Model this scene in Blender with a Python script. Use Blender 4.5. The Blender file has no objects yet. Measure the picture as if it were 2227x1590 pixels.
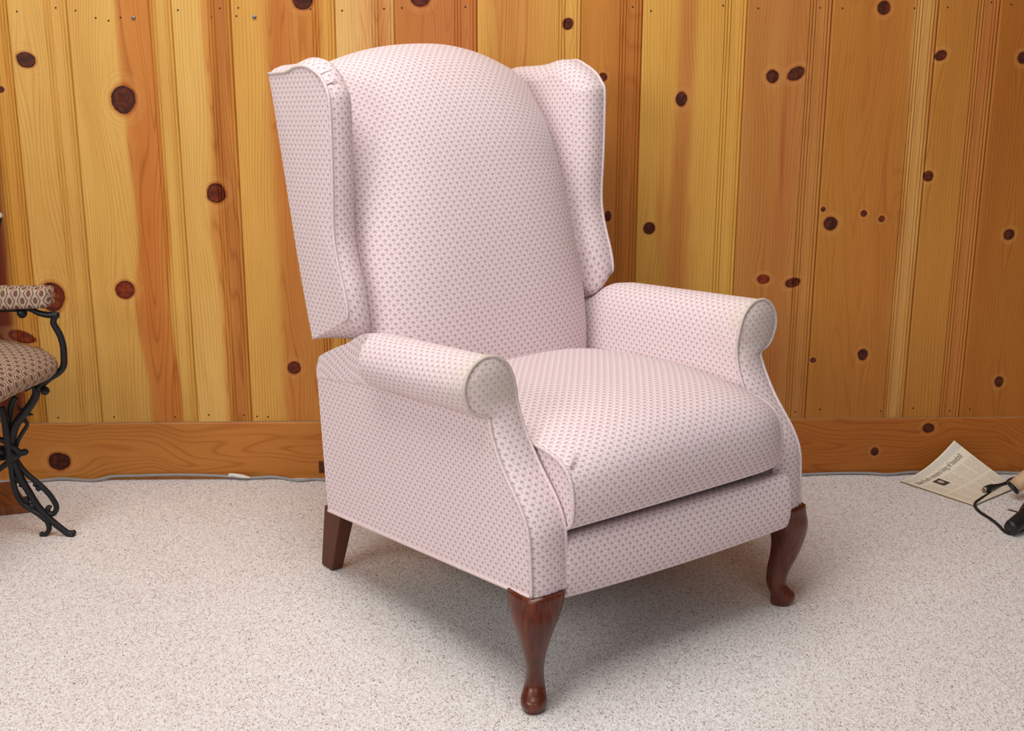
import bpy, bmesh, math, random
import numpy as np
from mathutils import Vector, Matrix
random.seed(7); rng = np.random.default_rng(11)
SC = bpy.context.scene
COL = SC.collection

# ------------------------------------------------------------------ camera numbers
IW, IH = 2227, 1590
F = 2950.0
PITCH = math.atan(F / 10075.0); ROLL = math.radians(0.19); CAMH = 1.22
FW = np.array([0, math.cos(PITCH), -math.sin(PITCH)])
_r = np.array([1.0, 0, 0]); _u = np.cross(_r, FW)
RT = _r * math.cos(ROLL) + _u * math.sin(ROLL)
UP = -_r * math.sin(ROLL) + _u * math.cos(ROLL)
CAM = np.array([0, 0, CAMH])

def at(x, y, n, p0):
    """point of the photo carried out to a real plane of the room"""
    d = FW + RT * (x - IW / 2) / F - UP * (y - IH / 2) / F
    n = np.array(n, float)
    return CAM + d * (((np.array(p0, float) - CAM) @ n) / (d @ n))
def on_floor(x, y, z=0.0): return at(x, y, (0, 0, 1), (0, 0, z))
def on_Y(x, y, Y): return at(x, y, (0, 1, 0), (0, Y, 0))

# wall frame
WALL_A = np.array([-0.0946, 3.1793, 0.0]); WD = np.array([0.99956, 0.02973, 0]); WN = np.array([0.02973, -0.99956, 0])
def wall_pt(s, d, z): return WALL_A + WD * s + WN * d + np.array([0, 0, z])
def wall_sz(x, y):
    p = at(x, y, WN, WALL_A) - WALL_A
    return float(p @ WD), float(p[2])

# armchair frame
YAW = math.radians(38.2); TAU = math.radians(5.0); HB = 0.215
CH_O = np.array([0.2996, 2.2631, 0.0])
def tilt(P):
    P = np.asarray(P, float)
    x, y, z = P[..., 0], P[..., 1], P[..., 2]
    return np.stack([x, y * math.cos(TAU) + z * math.sin(TAU), HB + z * math.cos(TAU) - y * math.sin(TAU)], -1)

# ------------------------------------------------------------------ helpers
def lin(r, g, b):
    f = lambda c: ((c / 255 + 0.055) / 1.055) ** 2.4 if c > 10 else c / 255 / 12.92
    return (f(r), f(g), f(b), 1.0)

def mesh_obj(name, V, Fc, mat=None, parent=None, uv=None, smooth=True, attrs=None):
    me = bpy.data.meshes.new(name)
    V = np.asarray(V, float)
    me.from_pydata(V.tolist(), [], [tuple(int(i) for i in f) for f in Fc])
    if uv is not None:
        uv = np.asarray(uv, np.float32)
        lay = me.uv_layers.new(name='UVMap')
        li = np.empty(len(me.loops), np.int32); me.loops.foreach_get('vertex_index', li)
        lay.data.foreach_set('uv', uv[li].ravel())
    if attrs:
        for k, a in attrs.items():
            a = np.asarray(a, np.float32)
            if a.ndim == 1:
                t = me.attributes.new(k, 'FLOAT', 'POINT'); t.data.foreach_set('value', a)
            else:
                t = me.attributes.new(k, 'FLOAT_COLOR', 'POINT'); t.data.foreach_set('color', a.ravel())
    if smooth: me.polygons.foreach_set('use_smooth', [True] * len(me.polygons))
    me.update()
    o = bpy.data.objects.new(name, me); COL.objects.link(o)
    if mat: me.materials.append(mat)
    if parent: o.parent = parent
    return o

class MB:
    """collects pieces that belong to one part"""
    def __init__(s): s.V = []; s.F = []; s.U = []; s.n = 0
    def add(s, V, Fc, U=None):
        V = np.asarray(V, float).reshape(-1, 3)
        if U is None: U = np.zeros((len(V), 2))
        s.V.append(V); s.U.append(np.asarray(U, float).reshape(-1, 2))
        s.F += [tuple(int(i) + s.n for i in f) for f in Fc]; s.n += len(V)
        return s
    def grid(s, G, U=None, close_u=False, flip=False):
        G = np.asarray(G, float); a, b = G.shape[:2]
        Fc = []
        for i in range(a - 1):
            for j in range(b - (0 if close_u else 1)):
                q = (i * b + j, i * b + (j + 1) % b, (i + 1) * b + (j + 1) % b, (i + 1) * b + j)
                Fc.append(q[::-1] if flip else q)
        return s.add(G.reshape(-1, 3), Fc, None if U is None else np.asarray(U).reshape(-1, 2))
    def tube(s, P, R, n=10, cap=True, squash=None):
        P = np.asarray(P, float); m = len(P)
        R = np.full(m, R, float) if np.isscalar(R) else np.asarray(R, float)
        T = np.gradient(P, axis=0); T /= np.linalg.norm(T, axis=1)[:, None] + 1e-12
        a = np.array([0, 0, 1.0]) if abs(T[0][2]) < 0.9 else np.array([1.0, 0, 0])
        nrm = np.cross(T[0], a); nrm /= np.linalg.norm(nrm)
        th = np.linspace(0, 2 * math.pi, n, endpoint=False)
        G = []; L = 0; U = []
        for i in range(m):
            nrm = nrm - T[i] * (nrm @ T[i]); nrm /= np.linalg.norm(nrm) + 1e-12
            b = np.cross(T[i], nrm)
            if i: L += np.linalg.norm(P[i] - P[i - 1])
            k = 1.0 if squash is None else squash
            G.append([P[i] + R[i] * (math.cos(t) * nrm + k * math.sin(t) * b) for t in th])
            U.append([(R[i] * t, L) for t in th])
        base = s.n
        s.grid(np.array(G), np.array(U), close_u=True)
        if cap:
            s.F.append(tuple(base + j for j in range(n)))
            s.F.append(tuple(base + (m - 1) * n + j for j in reversed(range(n))))
        return s
    def ball(s, c, r, n=12, sc=(1, 1, 1)):
        G = []
        for i in range(n // 2 + 1):
            a = math.pi * i / (n // 2)
            G.append([(c[0] + sc[0] * r * math.sin(a) * math.cos(2 * math.pi * j / n), c[1] + sc[1] * r * math.sin(a) * math.sin(2 * math.pi * j / n), c[2] + sc[2] * r * math.cos(a)) for j in range(n)])
        return s.grid(np.array(G), close_u=True, flip=True)
    def build(s, name, mat=None, parent=None, smooth=True, attrs=None, weld=0.0, bevel=0.0, angle=None):
        V = np.concatenate(s.V); U = np.concatenate(s.U)
        o = mesh_obj(name, V, s.F, mat, parent, U, smooth, attrs)
        bm = bmesh.new(); bm.from_mesh(o.data)
        if weld: bmesh.ops.remove_doubles(bm, verts=bm.verts, dist=weld)
        bmesh.ops.recalc_face_normals(bm, faces=bm.faces)
        bm.to_mesh(o.data); bm.free()
        if bevel:
            md = o.modifiers.new('edge', 'BEVEL'); md.width = bevel; md.segments = 3; md.limit_method = 'ANGLE'; md.angle_limit = math.radians(40)
        if angle:
            try: o.data.set_sharp_from_angle(angle=math.radians(angle))
            except Exception: pass
        return o

def box_piece(mb, lo, hi):
    x0, y0, z0 = lo; x1, y1, z1 = hi
    V = [(x0, y0, z0), (x1, y0, z0), (x1, y1, z0), (x0, y1, z0), (x0, y0, z1), (x1, y0, z1), (x1, y1, z1), (x0, y1, z1)]
    Fc = [(0, 3, 2, 1), (4, 5, 6, 7), (0, 1, 5, 4), (1, 2, 6, 5), (2, 3, 7, 6), (3, 0, 4, 7)]
    U = [(v[0] + v[1], v[2]) for v in V]
    return mb.add(V, Fc, U)

def smooth_path(P, n=6):
    """Catmull-Rom through the points (any dimension)"""
    P = [np.asarray(p, float) for p in P]
    Q = [2 * P[0] - P[1]] + P + [2 * P[-1] - P[-2]]
    out = []
    for i in range(1, len(Q) - 2):
        p0, p1, p2, p3 = Q[i - 1:i + 3]
        for k in range(n):
            t = k / n
            out.append(0.5 * (2 * p1 + (p2 - p0) * t + (2 * p0 - 5 * p1 + 4 * p2 - p3) * t * t + (3 * p1 - p0 - 3 * p2 + p3) * t ** 3))
    out.append(P[-1])
    return np.array(out)
def resample(P, n):
    P = np.asarray(P, float); d = np.r_[0, np.cumsum(np.linalg.norm(np.diff(P, axis=0), axis=1))]
    t = np.linspace(0, d[-1], n)
    return np.stack([np.interp(t, d, P[:, k]) for k in range(P.shape[1])], 1)
def arclen(P): return np.r_[0, np.cumsum(np.linalg.norm(np.diff(np.asarray(P), axis=0), axis=1))]

def thing(name, label, cat, loc=(0, 0, 0), rz=0.0, group=None):
    o = bpy.data.objects.new(name, None); COL.objects.link(o)
    o.location = loc; o.rotation_euler = (0, 0, rz); o.empty_display_size = 0.1
    return tag(o, label, cat, group)
def tag(o, label, cat, group=None):
    o['label'] = label; o['category'] = cat
    if group: o['group'] = group
    return o
def structure(o): o['kind'] = 'structure'; return o

# ------------------------------------------------------------------ node helper
class NT:
    def __init__(s, name):
        s.m = bpy.data.materials.new(name); s.m.use_nodes = True; s.t = s.m.node_tree
        s.t.nodes.clear()
        s.out = s.t.nodes.new('ShaderNodeOutputMaterial'); s.b = s.t.nodes.new('ShaderNodeBsdfPrincipled')
        s.t.links.new(s.b.outputs[0], s.out.inputs[0])
    def n(s, typ, **kw):
        x = s.t.nodes.new(typ)
        for k, v in kw.items(): setattr(x, k, v)
        return x
    def put(s, sock, v):
        if v is None: return
        if hasattr(v, 'is_linked') or isinstance(v, bpy.types.NodeSocket): s.t.links.new(v, sock)
        else: sock.default_value = v
    def math(s, op, a, b=None, c=None, clamp=False):
        x = s.n('ShaderNodeMath', operation=op, use_clamp=clamp)
        s.put(x.inputs[0], a); s.put(x.inputs[1], b)
        if c is not None: s.put(x.inputs[2], c)
        return x.outputs[0]
    def mix(s, f, a, b, blend='MIX'):
        x = s.n('ShaderNodeMix', data_type='RGBA', blend_type=blend)
        s.put(x.inputs[0], f); s.put(x.inputs[6], a); s.put(x.inputs[7], b)
        return x.outputs[2]
    def ss(s, v, lo, hi):
        x = s.n('ShaderNodeMapRange', interpolation_type='SMOOTHSTEP')
        s.put(x.inputs[0], v); x.inputs[1].default_value = lo; x.inputs[2].default_value = hi
        return x.outputs[0]
    def attr(s, name, out='Fac'):
        x = s.n('ShaderNodeAttribute', attribute_name=name); return x.outputs[out]
    def xyz(s, x=None, y=None, z=None):
        c = s.n('ShaderNodeCombineXYZ'); s.put(c.inputs[0], x); s.put(c.inputs[1], y); s.put(c.inputs[2], z); return c.outputs[0]
    def noise(s, vec, scale, detail=2.0, rough=0.5, out=0):
        x = s.n('ShaderNodeTexNoise'); s.put(x.inputs['Vector'], vec); x.inputs['Scale'].default_value = scale
        x.inputs['Detail'].default_value = detail; x.inputs['Roughness'].default_value = rough; return x.outputs[out]
    def bump(s, h, strength, dist):
        x = s.n('ShaderNodeBump'); s.put(x.inputs['Height'], h); x.inputs['Strength'].default_value = strength; x.inputs['Distance'].default_value = dist
        s.t.links.new(x.outputs[0], s.b.inputs['Normal'])
    def set(s, **kw):
        names = dict(color='Base Color', rough='Roughness', metal='Metallic', spec='Specular IOR Level', sheen='Sheen Weight', coat='Coat Weight', coatr='Coat Roughness')
        for k, v in kw.items(): s.put(s.b.inputs[names[k]], v)
        return s.m

def plain(name, rgb, rough=0.5, metal=0.0, spec=0.5, var=0.12, scale=40.0, coat=0.0):
    k = NT(name)
    tc = k.n('ShaderNodeTexCoord').outputs['Object']
    f = k.noise(tc, scale, 3)
    c = lin(*rgb); d = tuple(x * (1 - var * 2) for x in c[:3]) + (1,); e = tuple(min(1, x * (1 + var)) for x in c[:3]) + (1,)
    return k.set(color=k.mix(f, d, e), rough=rough, metal=metal, spec=spec, coat=coat)

# ------------------------------------------------------------------ materials
def scallop_fabric():
    k = NT('pink_scallop_jacquard')
    uv = k.n('ShaderNodeUVMap', uv_map='UVMap').outputs[0]
    sp = k.n('ShaderNodeSeparateXYZ'); k.t.links.new(uv, sp.inputs[0])
    w, h = 0.0158, 0.0090
    U = k.math('DIVIDE', sp.outputs[0], w); V = k.math('DIVIDE', sp.outputs[1], h)
    j = k.math('FLOOR', V); fv = k.math('SUBTRACT', V, j)
    par = k.math('FLOORED_MODULO', j, 2.0)
    off0 = k.math('MULTIPLY', par, 0.5)
    off1 = k.math('SUBTRACT', 0.5, off0)
    def dist(off, dv):
        uu = k.math('SUBTRACT', k.math('FRACT', k.math('ADD', U, off)), 0.5)
        uu = k.math('MULTIPLY', uu, 2.0)
        vv = k.math('DIVIDE', dv, 2.0)
        return k.math('SQRT', k.math('ADD', k.math('MULTIPLY', uu, uu), k.math('MULTIPLY', vv, vv)))
    d0 = dist(off0, fv)                          # this row's scale
    d1 = dist(off1, k.math('ADD', fv, 1.0))      # scale of the row below, in front
    front = k.math('LESS_THAN', d1, 1.0)
    d = k.math('ADD', k.math('MULTIPLY', d1, front), k.math('MULTIPLY', d0, k.math('SUBTRACT', 1.0, front)))
    pos = k.n('ShaderNodeTexCoord').outputs['Object']
    big = k.noise(pos, 9.0, 2)
    fine = k.noise(k.xyz(k.math('MULTIPLY', sp.outputs[0], 1.0), k.math('MULTIPLY', sp.outputs[1], 1.0)), 900.0, 2)
    ground = k.mix(big, lin(226, 203, 207), lin(224, 207, 209))
    ground = k.mix(k.math('MULTIPLY', fine, 0.5), ground, lin(212, 196, 198))
    vv = k.math('MULTIPLY', k.math('ADD', fv, front), 0.5)
    arc = k.ss(d, 0.90, 0.955)
    fan = k.math('MULTIPLY', k.ss(d, 0.70, 0.63), k.ss(vv, 0.37, 0.47))
    core = k.ss(d, 0.44, 0.37)
    stem = k.math('MULTIPLY', k.ss(d, 0.34, 0.24), k.ss(vv, 0.36, 0.26))
    col = k.mix(k.math('MULTIPLY', fan, 0.78), ground, lin(176, 140, 144))
    col = k.mix(k.math('MULTIPLY', core, 0.6), col, lin(212, 194, 196))
    col = k.mix(k.math('MULTIPLY', stem, 0.6), col, lin(186, 172, 174))
    col = k.mix(k.math('MULTIPLY', arc, 0.60), col, lin(243, 233, 233))
    soil = k.attr('soil')
    sn = k.math('MULTIPLY', soil, k.ss(k.noise(pos, 22.0, 3), 0.2, 0.65), clamp=True)
    col = k.mix(k.math('MULTIPLY', sn, 0.52), col, lin(196, 184, 166))
    hgt = k.math('ADD', k.math('MULTIPLY', arc, 0.6), k.math('MULTIPLY', fine, 0.5))
    k.bump(hgt, 0.22, 0.0005)
    return k.set(color=col, rough=0.82, spec=0.25, sheen=0.12)

def welt_fabric():
    k = NT('pink_welt_cord')
    pos = k.n('ShaderNodeTexCoord').outputs['Object']
    uv = k.n('ShaderNodeUVMap', uv_map='UVMap').outputs[0]
    f = k.noise(uv, 260.0, 2); g = k.noise(pos, 30.0, 2)
    col = k.mix(k.ss(f, 0.35, 0.7), lin(204, 183, 184), lin(226, 210, 209))
    sn = k.math('MULTIPLY', k.attr('soil'), k.ss(g, 0.2, 0.6), clamp=True)
    col = k.mix(k.math('MULTIPLY', sn, 0.7), col, lin(186, 176, 160))
    k.bump(f, 0.3, 0.0008)
    return k.set(color=col, rough=0.85, spec=0.2)

def pine():
    k = NT('knotty_pine')
    base = k.attr('wood', 'Color'); g = k.attr('grain'); z = k.attr('along'); kr = k.attr('knotred')
    kn = k.attr('knot'); kn = k.math('MULTIPLY', kn, k.math('ADD', 0.82, k.math('MULTIPLY', k.noise(k.xyz(g, z, 5.0), 55.0, 2), 0.36)))
    v1 = k.xyz(k.math('MULTIPLY', g, 1.0), k.math('MULTIPLY', z, 0.02), 0.0)
    fibre = k.noise(v1, 420.0, 3, 0.6)
    v2 = k.xyz(k.math('MULTIPLY', g, 1.0), k.math('MULTIPLY', z, 0.10), 3.0)
    low = k.noise(v2, 12.0, 2)
    wob = k.noise(k.xyz(g, k.math('MULTIPLY', z, 0.10), 9.0), 9.0, 2)
    ph = k.math('ADD', k.math('MULTIPLY', g, 820.0), k.math('MULTIPLY', wob, 20.0))
    ring = k.math('POWER', k.math('ADD', k.math('MULTIPLY', k.math('SINE', ph), 0.5), 0.5), 5.0)
    ringm = k.math('MULTIPLY', ring, k.ss(k.noise(v2, 30.0, 1), 0.25, 0.62))
    hrt = k.attr('tone_band')
    fld = k.noise(k.xyz(g, k.math('MULTIPLY', z, 0.085), 2.0), 11.0, 1)
    cath = k.math('POWER', k.math('ADD', k.math('MULTIPLY', k.math('SINE', k.math('MULTIPLY', fld, 150.0)), 0.5), 0.5), 7.0)
    ringm = k.math('ADD', k.math('MULTIPLY', ringm, k.math('SUBTRACT', 1.0, hrt)), k.math('MULTIPLY', cath, k.math('MULTIPLY', hrt, 1.25)))
    c = k.mix(k.math('MULTIPLY', k.ss(low, 0.3, 0.75), 0.42), base, k.mix(1.0, base, (0.80, 0.62, 0.45, 1), 'MULTIPLY'))
    c = k.mix(k.math('MULTIPLY', ringm, 0.50), c, k.mix(1.0, c, (0.66, 0.46, 0.30, 1), 'MULTIPLY'))
    c = k.mix(k.math('MULTIPLY', k.ss(fibre, 0.42, 0.78), 0.42), c, k.mix(1.0, c, (0.72, 0.58, 0.42, 1), 'MULTIPLY'))
    # rings of grain round a knot, halo, then the knot itself
    kr1 = k.math('ADD', k.math('MULTIPLY', k.math('SINE', k.math('MULTIPLY', kn, 13.0)), 0.5), 0.5)
    halo = k.ss(kn, 2.6, 1.1)
    c = k.mix(k.math('MULTIPLY', k.math('MULTIPLY', halo, k.math('POWER', kr1, 2.0)), 0.30), c, k.mix(1.0, c, (0.70, 0.45, 0.28, 1), 'MULTIPLY'))
    c = k.mix(k.math('MULTIPLY', k.math('MULTIPLY', k.ss(kn, 2.1, 1.45), k.ss(kn, 1.05, 1.3)), 0.13), c, lin(224, 178, 108))
    c = k.mix(k.math('MULTIPLY', k.ss(kn, 1.45, 0.98), 0.60), c, k.mix(1.0, c, (0.72, 0.40, 0.20, 1), 'MULTIPLY'))
    kv = k.noise(k.n('ShaderNodeTexCoord').outputs['Object'], 90.0, 3)
    dark = k.mix(k.ss(kv, 0.35, 0.75), lin(46, 20, 12), lin(84, 38, 20))
    red = k.mix(k.ss(kv, 0.3, 0.7), lin(98, 28, 8), lin(140, 54, 16))
    kc = k.mix(kr, dark, red)
    rim = k.math('MULTIPLY', k.ss(kn, 0.72, 0.95), k.ss(kn, 1.12, 1.0))
    kc = k.mix(k.math('MULTIPLY', rim, 0.6), kc, lin(34, 14, 9))
    c = k.mix(k.ss(kn, 1.05, 0.98), c, kc)
    k.bump(k.math('ADD', k.math('MULTIPLY', fibre, 0.4), k.math('MULTIPLY', ring, 0.2)), 0.12, 0.0006)
    return k.set(color=c, rough=0.45, spec=0.24)

def carpet():
    k = NT('berber_carpet')
    pos0 = k.n('ShaderNodeTexCoord').outputs['Object']
    st = k.n('ShaderNodeVectorMath', operation='MULTIPLY'); k.put(st.inputs[0], pos0); st.inputs[1].default_value = (1.0, 0.58, 1.0); pos = st.outputs[0]
    vo = k.n('ShaderNodeTexVoronoi', feature='F1'); vo.inputs['Scale'].default_value = 500.0
    wp = k.noise(pos, 130.0, 2, out=1)
    vm = k.n('ShaderNodeVectorMath', operation='MULTIPLY_ADD'); k.put(vm.inputs[0], wp); vm.inputs[1].default_value = (0.006, 0.006, 0.006); k.put(vm.inputs[2], pos)
    k.t.links.new(vm.outputs[0], vo.inputs['Vector'])
    sep = k.n('ShaderNodeSeparateColor'); k.t.links.new(vo.outputs['Color'], sep.inputs[0])
    r, g2 = sep.outputs[0], sep.outputs[1]
    ramp = k.n('ShaderNodeValToRGB'); k.t.links.new(r, ramp.inputs[0])
    e = ramp.color_ramp.elements
    e[0].position = 0.0; e[0].color = lin(140, 127, 121)
    e[1].position = 1.0; e[1].color = lin(240, 237, 234)
    for p, c in ((0.035, (174, 160, 154)), (0.075, (196, 182, 178)), (0.22, (214, 201, 198)), (0.42, (226, 218, 215)), (0.75, (234, 230, 228))):
        q = ramp.color_ramp.elements.new(p); q.color = lin(*c)
    big = k.noise(pos, 2.2, 2)
    mid = k.noise(pos, 150.0, 3, 0.65)
    c = k.mix(k.math('MULTIPLY', k.ss(big, 0.35, 0.7), 0.10), ramp.outputs[0], lin(206, 192, 188))
    c = k.mix(k.math('MULTIPLY', k.ss(mid, 0.50, 0.72), 0.45), c, lin(186, 172, 166))
    hgt = k.math('ADD', k.math('SUBTRACT', 1.0, k.math('MULTIPLY', vo.outputs['Distance'], 1.0)), k.math('MULTIPLY', mid, 0.8))
    k.bump(hgt, 0.40, 0.0025)
    return k.set(color=c, rough=0.95, spec=0.1)

def mahogany():
    k = NT('dark_mahogany_varnish')
    pos = k.n('ShaderNodeTexCoord').outputs['Object']
    sp = k.n('ShaderNodeSeparateXYZ'); k.t.links.new(pos, sp.inputs[0])
    v = k.xyz(sp.outputs[0], sp.outputs[1], k.math('MULTIPLY', sp.outputs[2], 0.06))
    f = k.noise(v, 170.0, 3); b = k.noise(pos, 16.0, 2)
    c = k.mix(k.ss(f, 0.3, 0.75), lin(76, 30, 16), lin(112, 48, 23))
    c = k.mix(k.math('MULTIPLY', k.ss(b, 0.35, 0.7), 0.45), c, lin(58, 23, 14))
    return k.set(color=c, rough=0.32, spec=0.4, coat=0.2, coatr=0.2)

def eye_tapestry():
    k = NT('brown_eye_tapestry')
    uv = k.n('ShaderNodeUVMap', uv_map='UVMap').outputs[0]
    sp = k.n('ShaderNodeSeparateXYZ'); k.t.links.new(uv, sp.inputs[0])
    w, h = 0.0270, 0.0150
    U = k.math('DIVIDE', sp.outputs[0], w); V = k.math('DIVIDE', sp.outputs[1], h)
    def cell(off):
        j = k.math('ROUND', k.math('DIVIDE', k.math('SUBTRACT', V, off), 2.0))
        dv = k.math('SUBTRACT', k.math('SUBTRACT', V, off), k.math('MULTIPLY', j, 2.0))
        us = k.math('SUBTRACT', U, 0.5 * off)
        du = k.math('SUBTRACT', us, k.math('ROUND', us))
        return k.math('SQRT', k.math('ADD', k.math('MULTIPLY', k.math('MULTIPLY', du, du), 3.6), k.math('MULTIPLY', k.math('MULTIPLY', dv, dv), 0.50)))
    dA, dB = cell(0.0), cell(1.0); d = k.math('MINIMUM', dA, dB)
    edge = k.math('MAXIMUM', k.ss(k.math('ABSOLUTE', k.math('SUBTRACT', dA, dB)), 0.15, 0.07), k.ss(d, 0.72, 0.82))
    n = k.noise(uv, 500.0, 2); nb = k.noise(uv, 14.0, 1)
    line = k.mix(n, lin(62, 50, 42), lin(98, 82, 68))
    tan = k.mix(n, lin(186, 158, 134), lin(160, 136, 118))
    c = k.mix(edge, tan, line)
    pup = k.mix(k.ss(nb, 0.45, 0.55), lin(118, 62, 66), lin(110, 84, 52))
    c = k.mix(k.math('MULTIPLY', k.ss(d, 0.36, 0.27), k.ss(d, 0.12, 0.2)), c, lin(96, 72, 62))
    c = k.mix(k.ss(d, 0.22, 0.14), c, pup)
    k.bump(n, 0.3, 0.0008)
    return k.set(color=c, rough=0.85, spec=0.2)

def newsprint():
    k = NT('yellowed_newsprint')
    uv = k.n('ShaderNodeUVMap', uv_map='UVMap').outputs[0]
    sp = k.n('ShaderNodeSeparateXYZ'); k.t.links.new(uv, sp.inputs[0])
    u, v = sp.outputs[0], sp.outputs[1]                 # metres from the top left corner of the page
    ncol = k.math('DIVIDE', u, 0.047)
    cu = k.math('FRACT', ncol)
    colm = k.math('MULTIPLY', k.math('GREATER_THAN', cu, 0.07), k.math('LESS_THAN', cu, 0.95))
    rv = k.math('FRACT', k.math('DIVIDE', v, 0.0040))
    row = k.math('MULTIPLY', k.math('GREATER_THAN', rv, 0.25), k.math('LESS_THAN', rv, 0.80))
    rid = k.math('FLOOR', k.math('DIVIDE', v, 0.0040))
    words = k.math('GREATER_THAN', k.noise(k.xyz(u, k.math('MULTIPLY', rid, 0.31), 0.0), 420.0, 1), 0.44)
    area = k.math('MULTIPLY', k.math('GREATER_THAN', v, 0.062), k.math('GREATER_THAN', u, 0.012))
    gap = k.math('MULTIPLY', k.math('GREATER_THAN', v, 0.125), k.math('LESS_THAN', v, 0.131))
    ink = k.math('MULTIPLY', k.math('MULTIPLY', colm, row), k.math('MULTIPLY', words, area))
    ink = k.math('MULTIPLY', ink, k.math('SUBTRACT', 1.0, gap))
    age = k.noise(uv, 12.0, 3)
    paper = k.mix(age, lin(236, 224, 204), lin(226, 212, 188))
    band = k.math('MULTIPLY', k.math('GREATER_THAN', v, 0.006), k.math('LESS_THAN', v, 0.026))
    paper = k.mix(k.math('MULTIPLY', band, 0.55), paper, lin(196, 192, 188))
    c = k.mix(k.math('MULTIPLY', ink, 0.36), paper, lin(96, 90, 88))
    return k.set(color=c, rough=0.8, spec=0.2)

REARW = plain('worn_brown_leg_wood', (92, 50, 31), 0.55, 0, 0.25, 0.10, 30)
FAB = scallop_fabric(); WELT = welt_fabric(); PINE = pine(); CARPET = carpet(); MAHO = mahogany()
TAPES = eye_tapestry(); NEWS = newsprint()
IRON = plain('blackened_cast_iron', (26, 27, 31), 0.45, 0.25, 0.5, 0.25, 60)
BLACKP = plain('black_plastic', (24, 24, 26), 0.42, 0, 0.5, 0.1, 30)
BLACKC = plain('black_cord_rubber', (34, 31, 31), 0.55, 0, 0.4, 0.15, 60)
DARKCLOTH = plain('dark_dust_cloth', (40, 34, 32), 0.95, 0, 0.1, 0.2, 80)
CHROME = plain('nickel_plate', (190, 188, 184), 0.25, 1.0, 0.5, 0.05, 20)
COPPER = plain('reddish_tip_metal', (190, 140, 120), 0.3, 1.0, 0.5, 0.05, 20)
GREYC = plain('grey_flat_cable', (150, 146, 146), 0.45, 0, 0.5, 0.1, 50)
TAPEW = plain('white_tape', (226, 222, 214), 0.6, 0, 0.4, 0.06, 80)
RUST = plain('rusted_steel', (104, 56, 34), 0.75, 0.3, 0.3, 0.3, 160)
SCREWM = plain('zinc_screw', (150, 152, 158), 0.35, 0.9, 0.5, 0.1, 80)
NAILM = plain('nail_hole_filler', (74, 50, 30), 0.7, 0, 0.3, 0.2, 200)
BARKW = plain('pale_stick_wood', (206, 172, 134), 0.6, 0, 0.3, 0.2, 55)
BROWNW = plain('brown_twist_tie', (92, 58, 50), 0.5, 0, 0.4, 0.15, 60)
INK = plain('black_ink', (104, 96, 92), 0.8, 0, 0.2, 0.1, 60)
PHOTO = plain('halftone_dark', (78, 66, 66), 0.8, 0, 0.2, 0.25, 200)
FACE = plain('halftone_light', (188, 168, 152), 0.8, 0, 0.2, 0.1, 200)
CAULK = plain('white_caulk', (158, 132, 100), 0.7, 0, 0.3, 0.1, 40)

# ------------------------------------------------------------------ setting: floor
def build_floor():
    mb = MB()
    xs = np.linspace(-3.4, 3.4, 18); ys = np.linspace(-2.2, 3.35, 18)
    G = np.array([[(x, y, 0) for x in xs] for y in ys])
    o = mb.grid(G).build('floor', CARPET)
    structure(o); o['label'] = 'pale speckled berber carpet covering the floor'
build_floor()

# ------------------------------------------------------------------ setting: knotty pine wall
JOINTS = [-2.62, -2.40, -2.16, -1.93, -1.72, -1.50, -1.28, -1.0430, -0.9100, -0.6760, -0.5437, -0.3089, -0.1743, 0.0132, 0.2505, 0.3906, 0.6305, 0.8252, 1.0704, 1.2122, 1.4450, 1.62, 1.9, 2.12, 2.36, 2.6]
PLANK = {  # colour per plank by index of its left joint
    0: (200, 144, 66), 1: (192, 132, 56), 2: (202, 146, 62), 3: (212, 164, 84), 4: (214, 168, 86), 5: (218, 174, 94), 6: (214, 164, 80),
    7: (220, 178, 108), 8: (192, 124, 62), 9: (212, 162, 80), 10: (194, 130, 56), 11: (210, 160, 74), 12: (186, 126, 62), 13: (182, 120, 48),
    14: (184, 124, 52), 15: (170, 104, 38), 16: (178, 118, 52), 17: (170, 104, 44)}
PLANK = {k + 4: v for k, v in PLANK.items()}; PLANK.update({0: (196, 138, 62), 1: (204, 150, 72), 2: (192, 130, 58), 3: (206, 154, 76), 22: (176, 112, 48), 23: (190, 130, 62), 24: (172, 106, 44)})
def tone_band(px0, px1, y, rgb, amt, soft=0.006, z0=None, z1=None):
    return (wall_sz(px0, y)[0], wall_sz(px1, y)[0], rgb, amt, soft, z0, z1)
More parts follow.
